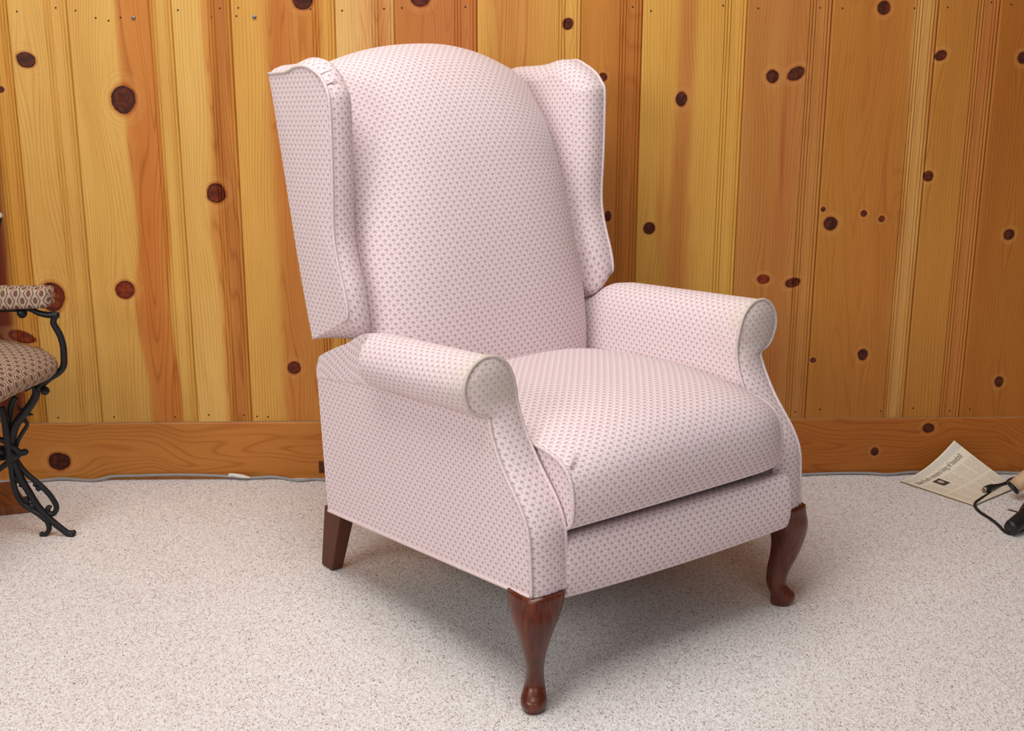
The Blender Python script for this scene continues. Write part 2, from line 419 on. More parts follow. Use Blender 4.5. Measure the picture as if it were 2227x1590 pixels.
HEARTS_AND_SHADE = [
    tone_band(-60, 8, 470, (126, 56, 24), 1.0, 0.004), tone_band(-60, 12, 560, (92, 27, 8), 0.92, 0.006, 0.15, 0.74),  # leftmost board: red-brown band, darker in its lower part
    tone_band(258, 334, 60, (196, 122, 52), 0.9, 0.002), tone_band(312, 352, 500, (184, 100, 36), 0.55, 0.006, 0.15, 0.95),
    tone_band(436, 505, 0, (194, 124, 52), 0.8, 0.003), tone_band(470, 500, 200, (164, 92, 36), 0.6, 0.003),
    tone_band(588, 702, 40, (196, 124, 54), 0.8, 0.004), tone_band(604, 640, 560, (180, 100, 46), 0.5, 0.012),
    tone_band(780, 850, 60, (206, 146, 88), 0.7, 0.010), tone_band(812, 838, 60, (188, 118, 58), 0.7, 0.003),
    tone_band(900, 1030, 60, (186, 112, 62), 0.6, 0.02),
    tone_band(1062, 1172, 60, (192, 128, 62), 0.75, 0.012), tone_band(1325, 1400, 400, (172, 96, 42), 0.6, 0.02),  # second band: soft shade beside the armchair's wing, painted into the board colour
    tone_band(1476, 1514, 60, (186, 120, 60), 0.85, 0.004), tone_band(1440, 1510, 600, (190, 124, 58), 0.45, 0.012, 0.15, 0.75),
    tone_band(1690, 1722, 350, (174, 96, 48), 0.6, 0.010), tone_band(1995, 2036, 0, (214, 170, 98), 0.8, 0.003),
    tone_band(1698, 1706, 320, (150, 62, 24), 0.8, 0.0015, wall_sz(1700, 420)[1], wall_sz(1700, 250)[1]), tone_band(1432, 1443, 480, (178, 98, 42), 0.8, 0.002, wall_sz(1437, 520)[1], wall_sz(1437, 440)[1]),
    tone_band(1924, 1930, 420, (140, 66, 26), 0.8, 0.0015, wall_sz(1920, 470)[1], wall_sz(1925, 380)[1]),
    tone_band(1850, 1990, 200, (184, 114, 50), 0.5, 0.03), tone_band(2140, 2176, 0, (180, 108, 52), 0.6, 0.004),
]
KN = [  # x, y, rx, ry (photo pixels), redness, tilt
    (57, 130, 20, 16, .2, .3), (268, 217, 25, 30, .25, 0), (470, 420, 20, 21, .55, 0), (272, 630, 21, 20, .9, -.4), (113, 645, 28, 32, .7, 0),
    (0, 195, 9, 7, .3, 0), (48, 733, 27, 13, .8, .3), (658, 2, 20, 17, .2, 0), (914, -2, 19, 16, .2, 0), (1235, 52, 11, 12, .3, .4),
    (1482, 216, 12, 15, .2, 0), (1412, 497, 13, 14, .2, 0), (1680, 166, 13, 14, .2, -.2), (1731, 160, 19, 13, .2, -.5), (1922, 17, 13, 14, .2, 0),
    (2046, 121, 13, 10, .25, -.4), (2019, 383, 11, 11, .3, -.4), (1806, 486, 15, 15, .1, 0), (1878, 464, 7, 7, .3, 0), (1917, 476, 7, 7, .5, 0),
    (1790, 455, 5.5, 5.5, .3, 0), (2194, 510, 12, 11, .1, -.2), (2224, 126, 11, 12, .2, 0), (1876, 771, 11, 13, .1, 0), (1768, 783, 7, 6, .5, 0),
    (2172, 830, 10, 12, .1, 0), (1660, 607, 14, 10, .8, .1), (1724, 615, 17, 10, .4, -.25), (1311, 168, 9, 9, .4, 0), (1322, 470, 7, 11, .4, 0),
    (960, -90, 18, 20, .2, 0), (1150, 250, 18, 20, .3, 0), (800, 400, 14, 16, .3, 0), (1000, 600, 20, 20, .3, 0), (640, 800, 14, 15, .4, 0), (1560, 880, 14, 12, .3, 0)]
def noise1(x, seed, n=64, L=3.0):
    r = np.random.default_rng(seed); v = r.standard_normal(n)
    t = (np.asarray(x) / L * n) % n; i = np.floor(t).astype(int); f = t - i; f = f * f * (3 - 2 * f)
    return v[i % n] * (1 - f) + v[(i + 1) % n] * f

def bead_profile(d):
    """moulded right edge of a plank: depth (m, outwards +) against distance from the joint"""
    d = d * 1000.0
    out = np.zeros_like(d)
    def bead(a, b, lo, hi):
        m = (d >= a) & (d < b); t = (d[m] - a) / (b - a); out[m] = lo + (hi - lo) * np.sqrt(np.clip(1 - (2 * t - 1) ** 2, 0, 1))
    m = d < 1.6; out[m] = -9.0
    bead(1.6, 8.0, -4.5, 0.2); bead(8.0, 9.2, -5.0, -4.6); bead(9.2, 15.6, -4.5, 0.0); bead(15.6, 16.8, -5.0, -4.6)
    m = (d >= 16.8) & (d < 36); t = (d[m] - 16.8) / 19.2; out[m] = -1.2 - 1.0 * np.sin(math.pi * t)
    bead(36, 37.2, -5.0, -4.6); bead(37.2, 43.2, -4.5, 0.0); bead(43.2, 44.4, -5.0, -4.6); bead(44.4, 50.4, -4.5, 0.0); bead(50.4, 51.6, -4.8, -4.4)
    return np.where(out < -6, out, out * 0.72) / 1000.0

def wood_fields(S, Z, along, knots):
    """across-grain coordinate bent round the knots, distance to the nearest knot, its redness"""
    g = S.copy(); kn = np.full(S.shape, 6.0); kr = np.zeros(S.shape)
    for (ks, kz, rx, ry, red, tl) in knots:
        dx, dz = S - ks, Z - kz
        if along == 'z': a, b, ra = dx, dz, max(rx, ry)
        else: a, b, ra = dz, dx, max(rx, ry)
        R = ra * 1.9
        wgt = np.exp(-(a / R) ** 2 - (b / (3.2 * R)) ** 2)
        g -= a * wgt * 0.92
        c, s_ = math.cos(tl), math.sin(tl)
        e = np.sqrt(((dx * c - dz * s_) / rx) ** 2 + ((dx * s_ + dz * c) / ry) ** 2)
        m = e < kn; kn[m] = e[m]; kr[m] = red
    return g, kn, kr

def build_wall():
    cols = []
    for i in range(len(JOINTS) - 1):
        a, b = JOINTS[i], JOINTS[i + 1]
        d = np.r_[np.arange(0.0, 52.5, 0.8), 53.5] / 1000
        face = np.arange(a + 0.0006, b - 0.0545, 0.0042)
        cols.append(np.r_[face, (b - d)[::-1]])
    pl = np.concatenate([np.full(len(c), i) for i, c in enumerate(cols)]); S = np.concatenate(cols)
    zs = np.r_[np.arange(0.146, 1.24, 0.0045), np.linspace(1.25, 2.45, 26)]
    dep = np.zeros(len(S))
    for i in range(len(JOINTS) - 1):
        m = pl == i; dd = JOINTS[i + 1] - S[m]; pr = bead_profile(np.maximum(dd, 0))
        pr[dd > 0.0525] = 0; dep[m] = pr + (0.0006 * ((i * 7) % 5) - 0.001)
    SS, ZZ = np.meshgrid(S, zs); PL = np.tile(pl, (len(zs), 1)); DD = np.tile(dep, (len(zs), 1))
    knots = []
    for (x, y, rx, ry, red, tl) in KN:
        s, z = wall_sz(x, y); k = 1 / 925.0
        knots.append((s, z, rx * k, ry * k, red, tl))
    for _ in range(44):                                     # knots higher up and past the frame
        s = rng.uniform(-2.5, 2.5); z = rng.uniform(1.25, 2.4); r = rng.uniform(.008, .02); knots.append((s, z, r, r * 1.1, rng.uniform(.1, .6), 0))
    g, kn, kr = wood_fields(SS, ZZ, 'z', knots)
    shift = rng.uniform(0, 40, len(JOINTS))
    g = g + shift[PL] + 0.007 * noise1(ZZ + PL * 1.7, 5, 9, 3.0)
    colr = np.zeros(SS.shape + (4,)); colr[..., 3] = 1; hm = np.zeros(SS.shape)
    for i in range(len(JOINTS) - 1):
        m = PL == i; colr[m] = lin(*PLANK[i])
    for (s0, s1, rgb, amt, soft, z0, z1) in HEARTS_AND_SHADE:
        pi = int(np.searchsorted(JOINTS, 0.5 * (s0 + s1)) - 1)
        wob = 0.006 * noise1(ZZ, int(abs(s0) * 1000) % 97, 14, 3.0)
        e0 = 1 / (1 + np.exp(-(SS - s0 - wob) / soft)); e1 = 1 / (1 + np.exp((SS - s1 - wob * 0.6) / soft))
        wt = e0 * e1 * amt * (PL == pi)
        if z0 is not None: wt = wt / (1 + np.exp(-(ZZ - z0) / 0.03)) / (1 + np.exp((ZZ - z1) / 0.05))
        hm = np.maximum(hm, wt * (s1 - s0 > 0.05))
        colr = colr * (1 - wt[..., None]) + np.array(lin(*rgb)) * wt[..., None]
    P = WALL_A + SS[..., None] * WD + DD[..., None] * WN; P[..., 2] = ZZ
    ny, nx = SS.shape
    I = np.arange(ny * nx).reshape(ny, nx)
    Fc = np.stack([I[:-1, :-1], I[:-1, 1:], I[1:, 1:], I[1:, :-1]], -1).reshape(-1, 4)
    me = bpy.data.meshes.new('wall_back')
    me.vertices.add(ny * nx); me.vertices.foreach_set('co', P.reshape(-1))
    me.loops.add(Fc.size); me.loops.foreach_set('vertex_index', Fc.reshape(-1).astype(np.int32))
    me.polygons.add(len(Fc)); me.polygons.foreach_set('loop_start', np.arange(0, Fc.size, 4, dtype=np.int32))
    me.polygons.foreach_set('use_smooth', np.ones(len(Fc), bool))
    for nme, a in (('grain', g), ('along', ZZ), ('knot', kn), ('knotred', kr), ('tone_band', hm)):
        t = me.attributes.new(nme, 'FLOAT', 'POINT'); t.data.foreach_set('value', a.astype(np.float32).ravel())
    t = me.attributes.new('wood', 'FLOAT_COLOR', 'POINT'); t.data.foreach_set('color', colr.astype(np.float32).ravel())
    me.update(); me.validate()
    o = bpy.data.objects.new('wall_back', me); COL.objects.link(o); me.materials.append(PINE); structure(o)
    o['label'] = 'wall of vertical knotty pine boards with beaded joints'
    # filled nail holes near the top and foot of the boards
    holes = [(37, 25), (121, 17), (164, 23), (387, 22), (478, 18), (518, 17), (675, 20), (744, 23), (835, 19), (874, 17), (1012, 15), (1376, 15), (1416, 24), (1573, 12), (1649, 18),
             (1784, 17), (1832, 18), (1988, 18), (2061, 16), (2157, 5), (2199, 10), (208, 39), (236, 45), (262, 38), (459, 37), (487, 43), (514, 35),
             (127, 908), (248, 907), (381, 907), (454, 902), (530, 903), (559, 906), (583, 907), (1783, 890), (1915, 894), (1986, 888), (2066, 894), (2109, 890), (1730, 896)]
    for (x, y) in holes:
        s, z = wall_sz(x, y); i = int(np.searchsorted(JOINTS, s) - 1)
        d = float(bead_profile(np.array([JOINTS[i + 1] - s]))[0]) if JOINTS[i + 1] - s < .0525 else 0.0
        d += 0.0006 * ((i * 7) % 5) - 0.001
        mb = MB(); th = np.linspace(0, 2 * math.pi, 10, endpoint=False); r = 0.0022
        rings = [[wall_pt(s + rr * math.cos(t), d + hh, z + rr * math.sin(t)) for t in th] for rr, hh in ((r, -0.0006), (r, 0.0004), (r * 0.5, 0.0002), (0.0001, 0.0002))]
        mb.grid(np.array(rings), close_u=True).build('nail_hole', NAILM, o)
    return o
WALL = build_wall()

def build_baseboard():
    S = np.arange(-2.6, 2.6, 0.0045)
    zz = np.r_[np.linspace(0.0, 0.144, 38), 0.1465, 0.1478]
    dd = np.where(zz > 0.1462, 0.0022, 0.004); dd[-1] = 0.0006
    zz = np.r_[zz, 0.1480]; dd = np.r_[dd, -0.012]
    SS, ZZ = np.meshgrid(S, zz); DD = np.tile(dd[:, None], (1, len(S)))
    kl = []
    for (x, y, rx, ry, red, tl) in ((131, 1002, 24, 21, .1, 0), (2018, 930, 13, 11, .15, 0), (1901, 981, 9, 9.5, .2, 0), (930, 1000, 12, 10, .3, 0)):
        s, z = wall_sz(x, y); kl.append((s, z, rx / 925, ry / 925, red, tl))
    kl.append((1.5, .07, .014, .012, .2, 0)); kl.append((-1.45, .09, .014, .012, .2, 0))
    g, kn, kr = wood_fields(SS, ZZ, 's', kl)
    gz = ZZ.copy()
    for (ks, kz, rx, ry, red, tl) in kl:
        a, b, R = ZZ - kz, SS - ks, max(rx, ry) * 1.9
        gz -= a * np.exp(-(a / R) ** 2 - (b / (3.2 * R)) ** 2) * 0.92
    gz = gz * 0.75 + 0.010 * noise1(SS, 21, 40, 4.0) + 50
    t = np.clip((SS + 1.2) / 2.4, 0, 1)[..., None]
    colr = np.array(lin(200, 132, 62)) * (1 - t) + np.array(lin(176, 104, 40)) * t
    P = WALL_A + SS[..., None] * WD + DD[..., None] * WN; P[..., 2] = ZZ
    ny, nx = SS.shape; I = np.arange(ny * nx).reshape(ny, nx)
    Fc = np.stack([I[:-1, :-1], I[:-1, 1:], I[1:, 1:], I[1:, :-1]], -1).reshape(-1, 4)
    o = mesh_obj('baseboard_back', P.reshape(-1, 3), Fc, PINE, None, None, True,
                 dict(grain=gz.ravel(), along=SS.ravel(), knot=kn.ravel(), knotred=kr.ravel(), tone_band=np.full(SS.size, 0.8), wood=colr.reshape(-1, 4)))
    o.data.set_sharp_from_angle(angle=math.radians(35)) if hasattr(o.data, 'set_sharp_from_angle') else None
    structure(o); o['label'] = 'wide knotty pine baseboard along the foot of the wall'
    mb = MB(); mb.tube([wall_pt(s, 0.0012, 0.1478 + 0.0004 * math.sin(s * 9)) for s in np.linspace(-2.6, 2.58, 160)], 0.0009, 6)
    c = mb.build('trim_1', CAULK); structure(c); c['label'] = 'thin pale bead of filler between boards and baseboard'
build_baseboard()

# ------------------------------------------------------------------ the wing armchair
CH = thing('wingback_armchair', 'pale pink scallop-patterned wingback armchair with dark cabriole legs', 'armchair', tuple(CH_O), YAW)

def soil_of(P):
    """grime worn into the arm fronts (where hands rest), body coordinates"""
    P = np.asarray(P); y, z = P[:, 1], P[:, 2]
    return np.clip(np.exp(-((y - 0.085) / 0.065) ** 2) * np.exp(-((z - 0.36) / 0.08) ** 2) * 1.2, 0, 1)

def part(mb, name, mat, parent=CH, soil=False, smooth=True, weld=0.0, angle=None):
    """body part given in chair-body coordinates, leaned back with the chair"""
    V = np.concatenate(mb.V)
    so = soil_of(V) if soil is True else (soil if soil is not False else np.zeros(len(V)))
    mb.V = [tilt(V)]; mb.U = [np.concatenate(mb.U)]
    return mb.build(name, mat, parent, smooth, dict(soil=so), weld=weld, angle=angle)

YF = np.array([[0.0, 0.002], [0.09, 0.0], [0.12, 0.004], [0.15, 0.018], [0.18, 0.040], [0.21, 0.062], [0.25, 0.084], [0.28, 0.095], [0.31, 0.100], [0.34, 0.098], [0.40, 0.094]])
def yfront(z): return np.interp(z, YF[:, 0], YF[:, 1])
YF = np.array(smooth_path(YF, 5)); YF = YF[np.argsort(YF[:, 0])]

OUT = [(0.3375, 0.0), (0.3375, 0.10), (0.337, 0.20), (0.336, 0.268), (0.334, 0.284), (0.338, 0.2945), (0.354, 0.2995), (0.370, 0.311), (0.3785, 0.328), (0.382, 0.345), (0.379, 0.362), (0.370, 0.379), (0.356, 0.391), (0.338, 0.3975)]
INN = [(0.338, 0.3975), (0.320, 0.396), (0.304, 0.389), (0.290, 0.376), (0.281, 0.358), (0.275, 0.335), (0.270, 0.30), (0.265, 0.25), (0.262, 0.18), (0.260, 0.10), (0.260, 0.0)]

def arm(sx):
    name_arm = 'armrest'
    outer = smooth_path(OUT, 4); inner = smooth_path(INN, 4)
    ysteps = np.r_[0.0, 0.02, 0.05, np.linspace(0.10, 0.54, 10), np.linspace(0.56, 0.70, 16), np.linspace(0.73, 1.0, 12)]
    yb_total = 0.664
    def shape(pt, y):
        """cross-section changes towards the back: the roll closes, the top slopes down"""
        x, z = pt
        k = 1 - np.clip((y - 0.425) / 0.036, 0, 1); k = k * k * (3 - 2 * k)
        top = np.interp(y, [0, .42, .47, .50, .53, .575, .63, .65, .664], [.3975, .3975, .391, .381, .366, .352, .332, .322, .296])
        if 0.22 < z < 0.30 and 0.33 < x < 0.3366: x = 0.3366 + (x - 0.3366) * k
        if sx > 0: top = np.interp(y, [0, .46, .51, .55, .60, .64, .664], [.3975, .3975, .392, .378, .357, .335, .296])
        if z > 0.27:
            zz = 0.27 + (z - 0.27) * (top - 0.27) / (0.3975 - 0.27)
            xx = x if x < 0.338 else 0.3375 + (x - 0.3375) * k
            xx = min(xx, 0.3375 + (x - 0.3375) * k) if x > 0.3375 else xx
            return xx, zz
        return x, z
    mb = MB()
    def sheet(prof, vflip, t0):
        G = []; U = []
        L = arclen(prof)
        for s in ysteps:
            row = []; ur = []
            for (x, z), l in zip(prof, L):
                y0 = float(yfront(z)); y = y0 + (yb_total - y0) * s
                xx, zz = shape((x, z), y)
                row.append((sx * xx, y, zz)); ur.append(y)
            la = arclen(np.array(row)); G.append(row); U.append([(yy, (q if not vflip else la[-1] - q)) for yy, q in zip(ur, la)])
        mb.grid(np.array(G), np.array(U), flip=(sx > 0))
    cut = int(np.argmin(np.abs(outer[:, 1] - 0.292) + (outer[:, 0] > 0.36)))
    sheet(outer[:cut + 1], False, 0)                       # outside panel
    roll = np.vstack([outer[cut:], inner[1:]])
    sheet(roll, True, 0.40)                                # roll and inner side, one length of cloth
    # back end cap
    prof = np.vstack([outer, inner[1:]])
    ring = []
    for (x, z) in prof:
        xx, zz = shape((x, z), yb_total); ring.append((sx * xx, yb_total, zz))
    ring = np.array(ring); ctr = ring.mean(0)
    mb.grid(np.array([ring, ctr + (ring - ctr) * 0.5, ctr + (ring - ctr) * 0.02]), np.array([[(p[0], p[2]) for p in r] for r in (ring, ctr + (ring - ctr) * 0.5, ctr + (ring - ctr) * 0.02)]))
    a = part(mb, name_arm, FAB, soil=True)
    # front facing panel: slice by slice between outer and inner outline, slightly padded
    mp = MB()
    zo = np.interp(np.linspace(0, 1, 60), [0, 1], [0.0, 0.3970])
    fo = smooth_path(OUT, 6); fi = smooth_path(INN, 6)[::-1]
    fo = fo[np.argsort(fo[:, 1], kind='stable')]; fi = fi[np.argsort(fi[:, 1], kind='stable')]
    zl = np.r_[np.linspace(0, 0.36, 44), 0.36 + 0.0373 * np.sin(np.linspace(0.06, math.pi / 2, 12))]
    G = []; U = []
    us = np.linspace(0, 1, 13)
    for z in zl:
        xo = np.interp(z, fo[:, 1], fo[:, 0]); xi = np.interp(z, fi[:, 1], fi[:, 0])
        row = []; ur = []
        for u in us:
            x = xo + (xi - xo) * u
            e = min(1.0, (0.3975 - z) / 0.03)
            pad = 0.009 * (1 - abs(2 * u - 1) ** 2.5) * max(e, 0) ** 0.5
            row.append((sx * x, float(yfront(z)) - pad, z)); ur.append((sx * x, z * 1.05))
        G.append(row); U.append(ur)
    mp.grid(np.array(G), np.array(U), flip=(sx < 0))
    fp = part(mp, 'arm_front_panel', FAB, a, soil=True)
    # welt cord round the front panel
    mw = MB()
    P = [(sx * x, float(yfront(z)) - 0.001, z) for x, z in np.vstack([fo, np.array(INN)[0:1], fi[::-1]])]
    P = resample(np.array([p for i, p in enumerate(P) if i == 0 or np.linalg.norm(np.array(p) - np.array(P[i - 1])) > 1e-5]), 150)
    mw.tube(P, 0.0033, 8)
    part(mw, 'welt', WELT, a, soil=True)
    # welt along the lower edge, front and side
    mw = MB()
    P = [(sx * 0.262, 0.000, 0.001), (sx * 0.30, -0.001, 0.001), (sx * 0.330, 0.000, 0.001), (sx * 0.338, 0.006, 0.001)] + [(sx * 0.3385, y, 0.001) for y in np.linspace(0.03, 0.66, 12)]
    mw.tube(resample(np.array(P), 90), 0.0036, 8)
    part(mw, 'bottom_welt', WELT, a)
    return a
for sx in (-1, 1): arm(sx)

def base():
    mb = MB()
    box_piece(mb, (-0.262, 0.055, 0.002), (0.262, 0.655, 0.092))
    part(mb, 'seat_frame', DARKCLOTH, smooth=False)
base()

def seat():
    # section edges in (y, z): welt line at the sides, fuller line in the middle
    side = smooth_path([(0.10, 0.102), (0.02, 0.100), (-0.016, 0.101), (-0.025, 0.118), (-0.030, 0.150), (-0.025, 0.190), (-0.004, 0.214), (0.035, 0.228), (0.095, 0.237), (0.20, 0.246), (0.34, 0.246), (0.44, 0.243), (0.53, 0.232)], 6)
    mid = smooth_path([(0.10, 0.100), (0.02, 0.100), (-0.020, 0.101), (-0.034, 0.118), (-0.046, 0.158), (-0.043, 0.205), (-0.018, 0.244), (0.030, 0.268), (0.095, 0.283), (0.20, 0.297), (0.34, 0.298), (0.44, 0.290), (0.53, 0.270)], 6)
    n = 80; side = resample(side, n); mid = resample(mid, n)
    us = np.sin(np.linspace(-math.pi / 2, math.pi / 2, 45))
    G = []; U = []; L = arclen(mid)
    for u in us:
        k = (1 - abs(u) ** (2.6 if u < 0 else 4.5))
        row = side + (mid - side) * k
        if u > 0: row = row + np.array([0.014 * u ** 8, 0.0])
        sk = -0.010 * u                                   # cushion sits a little skewed, right end further forward
        G.append([(0.2555 * u, p[0] + sk * max(0, 1 - (p[0] + .05) / .5), p[1]) for p in row]); U.append([(0.2555 * u, l) for l in L])
    mb = MB(); mb.grid(np.array(G), np.array(U), flip=True)
    # gussets at the two ends
    for e, u in ((0, -1), (-1, 1)):
        row = np.array(G[e]); low = row.copy(); low[:, 2] = np.minimum(0.1005, low[:, 2]); low[:, 1] = np.maximum(low[:, 1], row[np.argmin(np.abs(row[:, 2] - 0.1008) + 10 * (row[:, 1] > 0)), 1] + 0.004)
        S = np.array([row + (low - row) * t for t in np.linspace(0, 1, 8)])
        mb.grid(S, np.stack([S[..., 1], S[..., 2]], -1), flip=(u > 0))
    # underside
    r0 = np.array(G); b = np.stack([np.stack([r0[:, 0, 0], np.full(len(us), yy), np.full(len(us), 0.1005)], -1) for yy in (0.08, 0.3, 0.53)], 0)
    mb.grid(b, b[..., :2])
    o = part(mb, 'seat_cushion', FAB)
    for e, u in ((0, -1), (-1, 1)):
        mw = MB(); P = resample(np.array(G[e]), 64); P[1:-1] = (P[:-2] + 2 * P[1:-1] + P[2:]) / 4; P[:, 0] += u * 0.0005
        mw.tube(P, 0.0034, 8); part(mw, 'welt', WELT, o)
    mw = MB()                                              # small gathers at the front corner
    P = smooth_path([(-0.2515, -0.009, 0.2105), (-0.240, -0.006, 0.2225), (-0.227, 0.003, 0.2310)], 6)
    mw.tube(P, np.linspace(0.0026, 0.0006, len(P)), 6)
    part(mw, 'gather_pleat', WELT, o)
seat()

def footrest():
    mb = MB()
    sec = smooth_path([(0.045, 0.076), (0.015, 0.082), (-0.004, 0.083), (-0.013, 0.068), (-0.016, 0.035), (-0.013, 0.002), (-0.004, -0.022), (0.010, -0.024), (0.03, -0.010), (0.045, 0.010), (0.045, 0.076)], 6)
    L = arclen(sec); xs = [-0.262, -0.2618, -0.259, -0.252] + list(np.linspace(-0.22, 0.235, 14)) + [0.260, 0.268, 0.2705, 0.2708]
    G = []; U = []
    c = np.array([0.02, 0.035])
    for i, x in enumerate(xs):
        dI = min(i, len(xs) - 1 - i); sc = {0: 0.90, 1: 0.955, 2: 0.985, 3: 0.998}.get(dI, 1.0)
        sk = 0.004 - 0.032 * (x + 0.262) / 0.533
        drop = 0.006 * (1 - ((x - .01) / .27) ** 2)
        G.append([(x, c[0] + (p[0] - c[0]) * sc + sk + 0.006, c[1] + (p[1] - c[1]) * sc - drop * min(1, max(0, (0.075 - p[1]) / 0.095))) for p in sec]); U.append([(x, -l) for l in L])
    mb.grid(np.array(G), np.array(U), flip=True)
    for e in (0, -1):
        r = np.array(G[e]); ct = r.mean(0); S = np.array([r, ct + (r - ct) * .5, ct + (r - ct) * .02])
        mb.grid(S, np.stack([S[..., 1], S[..., 2]], -1), flip=(e == -1))
    part(mb, 'footrest', FAB)
footrest()

def backrest():
    front = [(0.50, 0.15), (0.478, 0.22), (0.470, 0.30), (0.474, 0.38), (0.486, 0.47), (0.503, 0.56), (0.525, 0.65), (0.552, 0.735), (0.590, 0.81), (0.636, 0.868), (0.690, 0.904), (0.738, 0.916), (0.772, 0.908), (0.790, 0.882)]
    rear = [(0.792, 0.85), (0.770, 0.72), (0.740, 0.55), (0.695, 0.36), (0.668, 0.16), (0.655, 0.06)]
    prof = resample(smooth_path(front + rear, 5), 110)
    L = arclen(prof)
    # mid curve: where front and rear meet at the sides
    midc = np.array([(0.575, 0.15), (0.578, 0.30), (0.598, 0.47), (0.625, 0.60), (0.662, 0.74), (0.706, 0.82), (0.745, 0.862), (0.765, 0.868)])
    def mid(z, p):
        return np.array([np.interp(z, midc[:, 1], midc[:, 0]), z])
    us = np.sin(np.linspace(-math.pi / 2, math.pi / 2, 57))
    G = []; U = []
    for u in us:
        k = max(0.0, 1 - abs(u) ** 3.2) ** (1 / 2.4)
        row = []
        for i, p in enumerate(prof):
            zc = p[1] + 0.006 * np.clip((p[1] - 0.62) / 0.28, 0, 1) - (0.040 if u < 0 else 0.066) * abs(u) ** 2.2 * np.clip((p[1] - 0.62) / 0.28, 0, 1)   # crowned top
            q = np.array([p[0], zc]); m = mid(min(zc, 0.868), p); 
            kk = k if zc < 0.80 else k + (1 - k) * min(1, (zc - 0.80) / 0.10) * 0.55
            q2 = m + (q - m) * kk if zc <= 0.868 else np.array([m[0] + (q[0] - m[0]) * kk, 0.868 + (zc - 0.868) * kk])
            w = np.interp(zc, [0.15, 0.38, 0.55, 0.70, 0.82, 0.92], [0.268, 0.276, 0.270, 0.262, 0.254, 0.250])
            row.append((w * u, q2[0], q2[1]))
        G.append(row); U.append([(0.30 * math.asin(max(-1, min(1, u))) * 0.72 * (1.0 if True else 0) + 0.0, l) for l in L])
    G = np.array(G)
    # arc length across for an even pattern
    j = 40; la = arclen(G[:, j]); la -= la[len(la) // 2]
    U = np.array([[(la[i], l) for l in L] for i in range(len(us))])
    mb = MB(); mb.grid(G, U, flip=True)
    o = part(mb, 'backrest', FAB)
    return o
backrest()

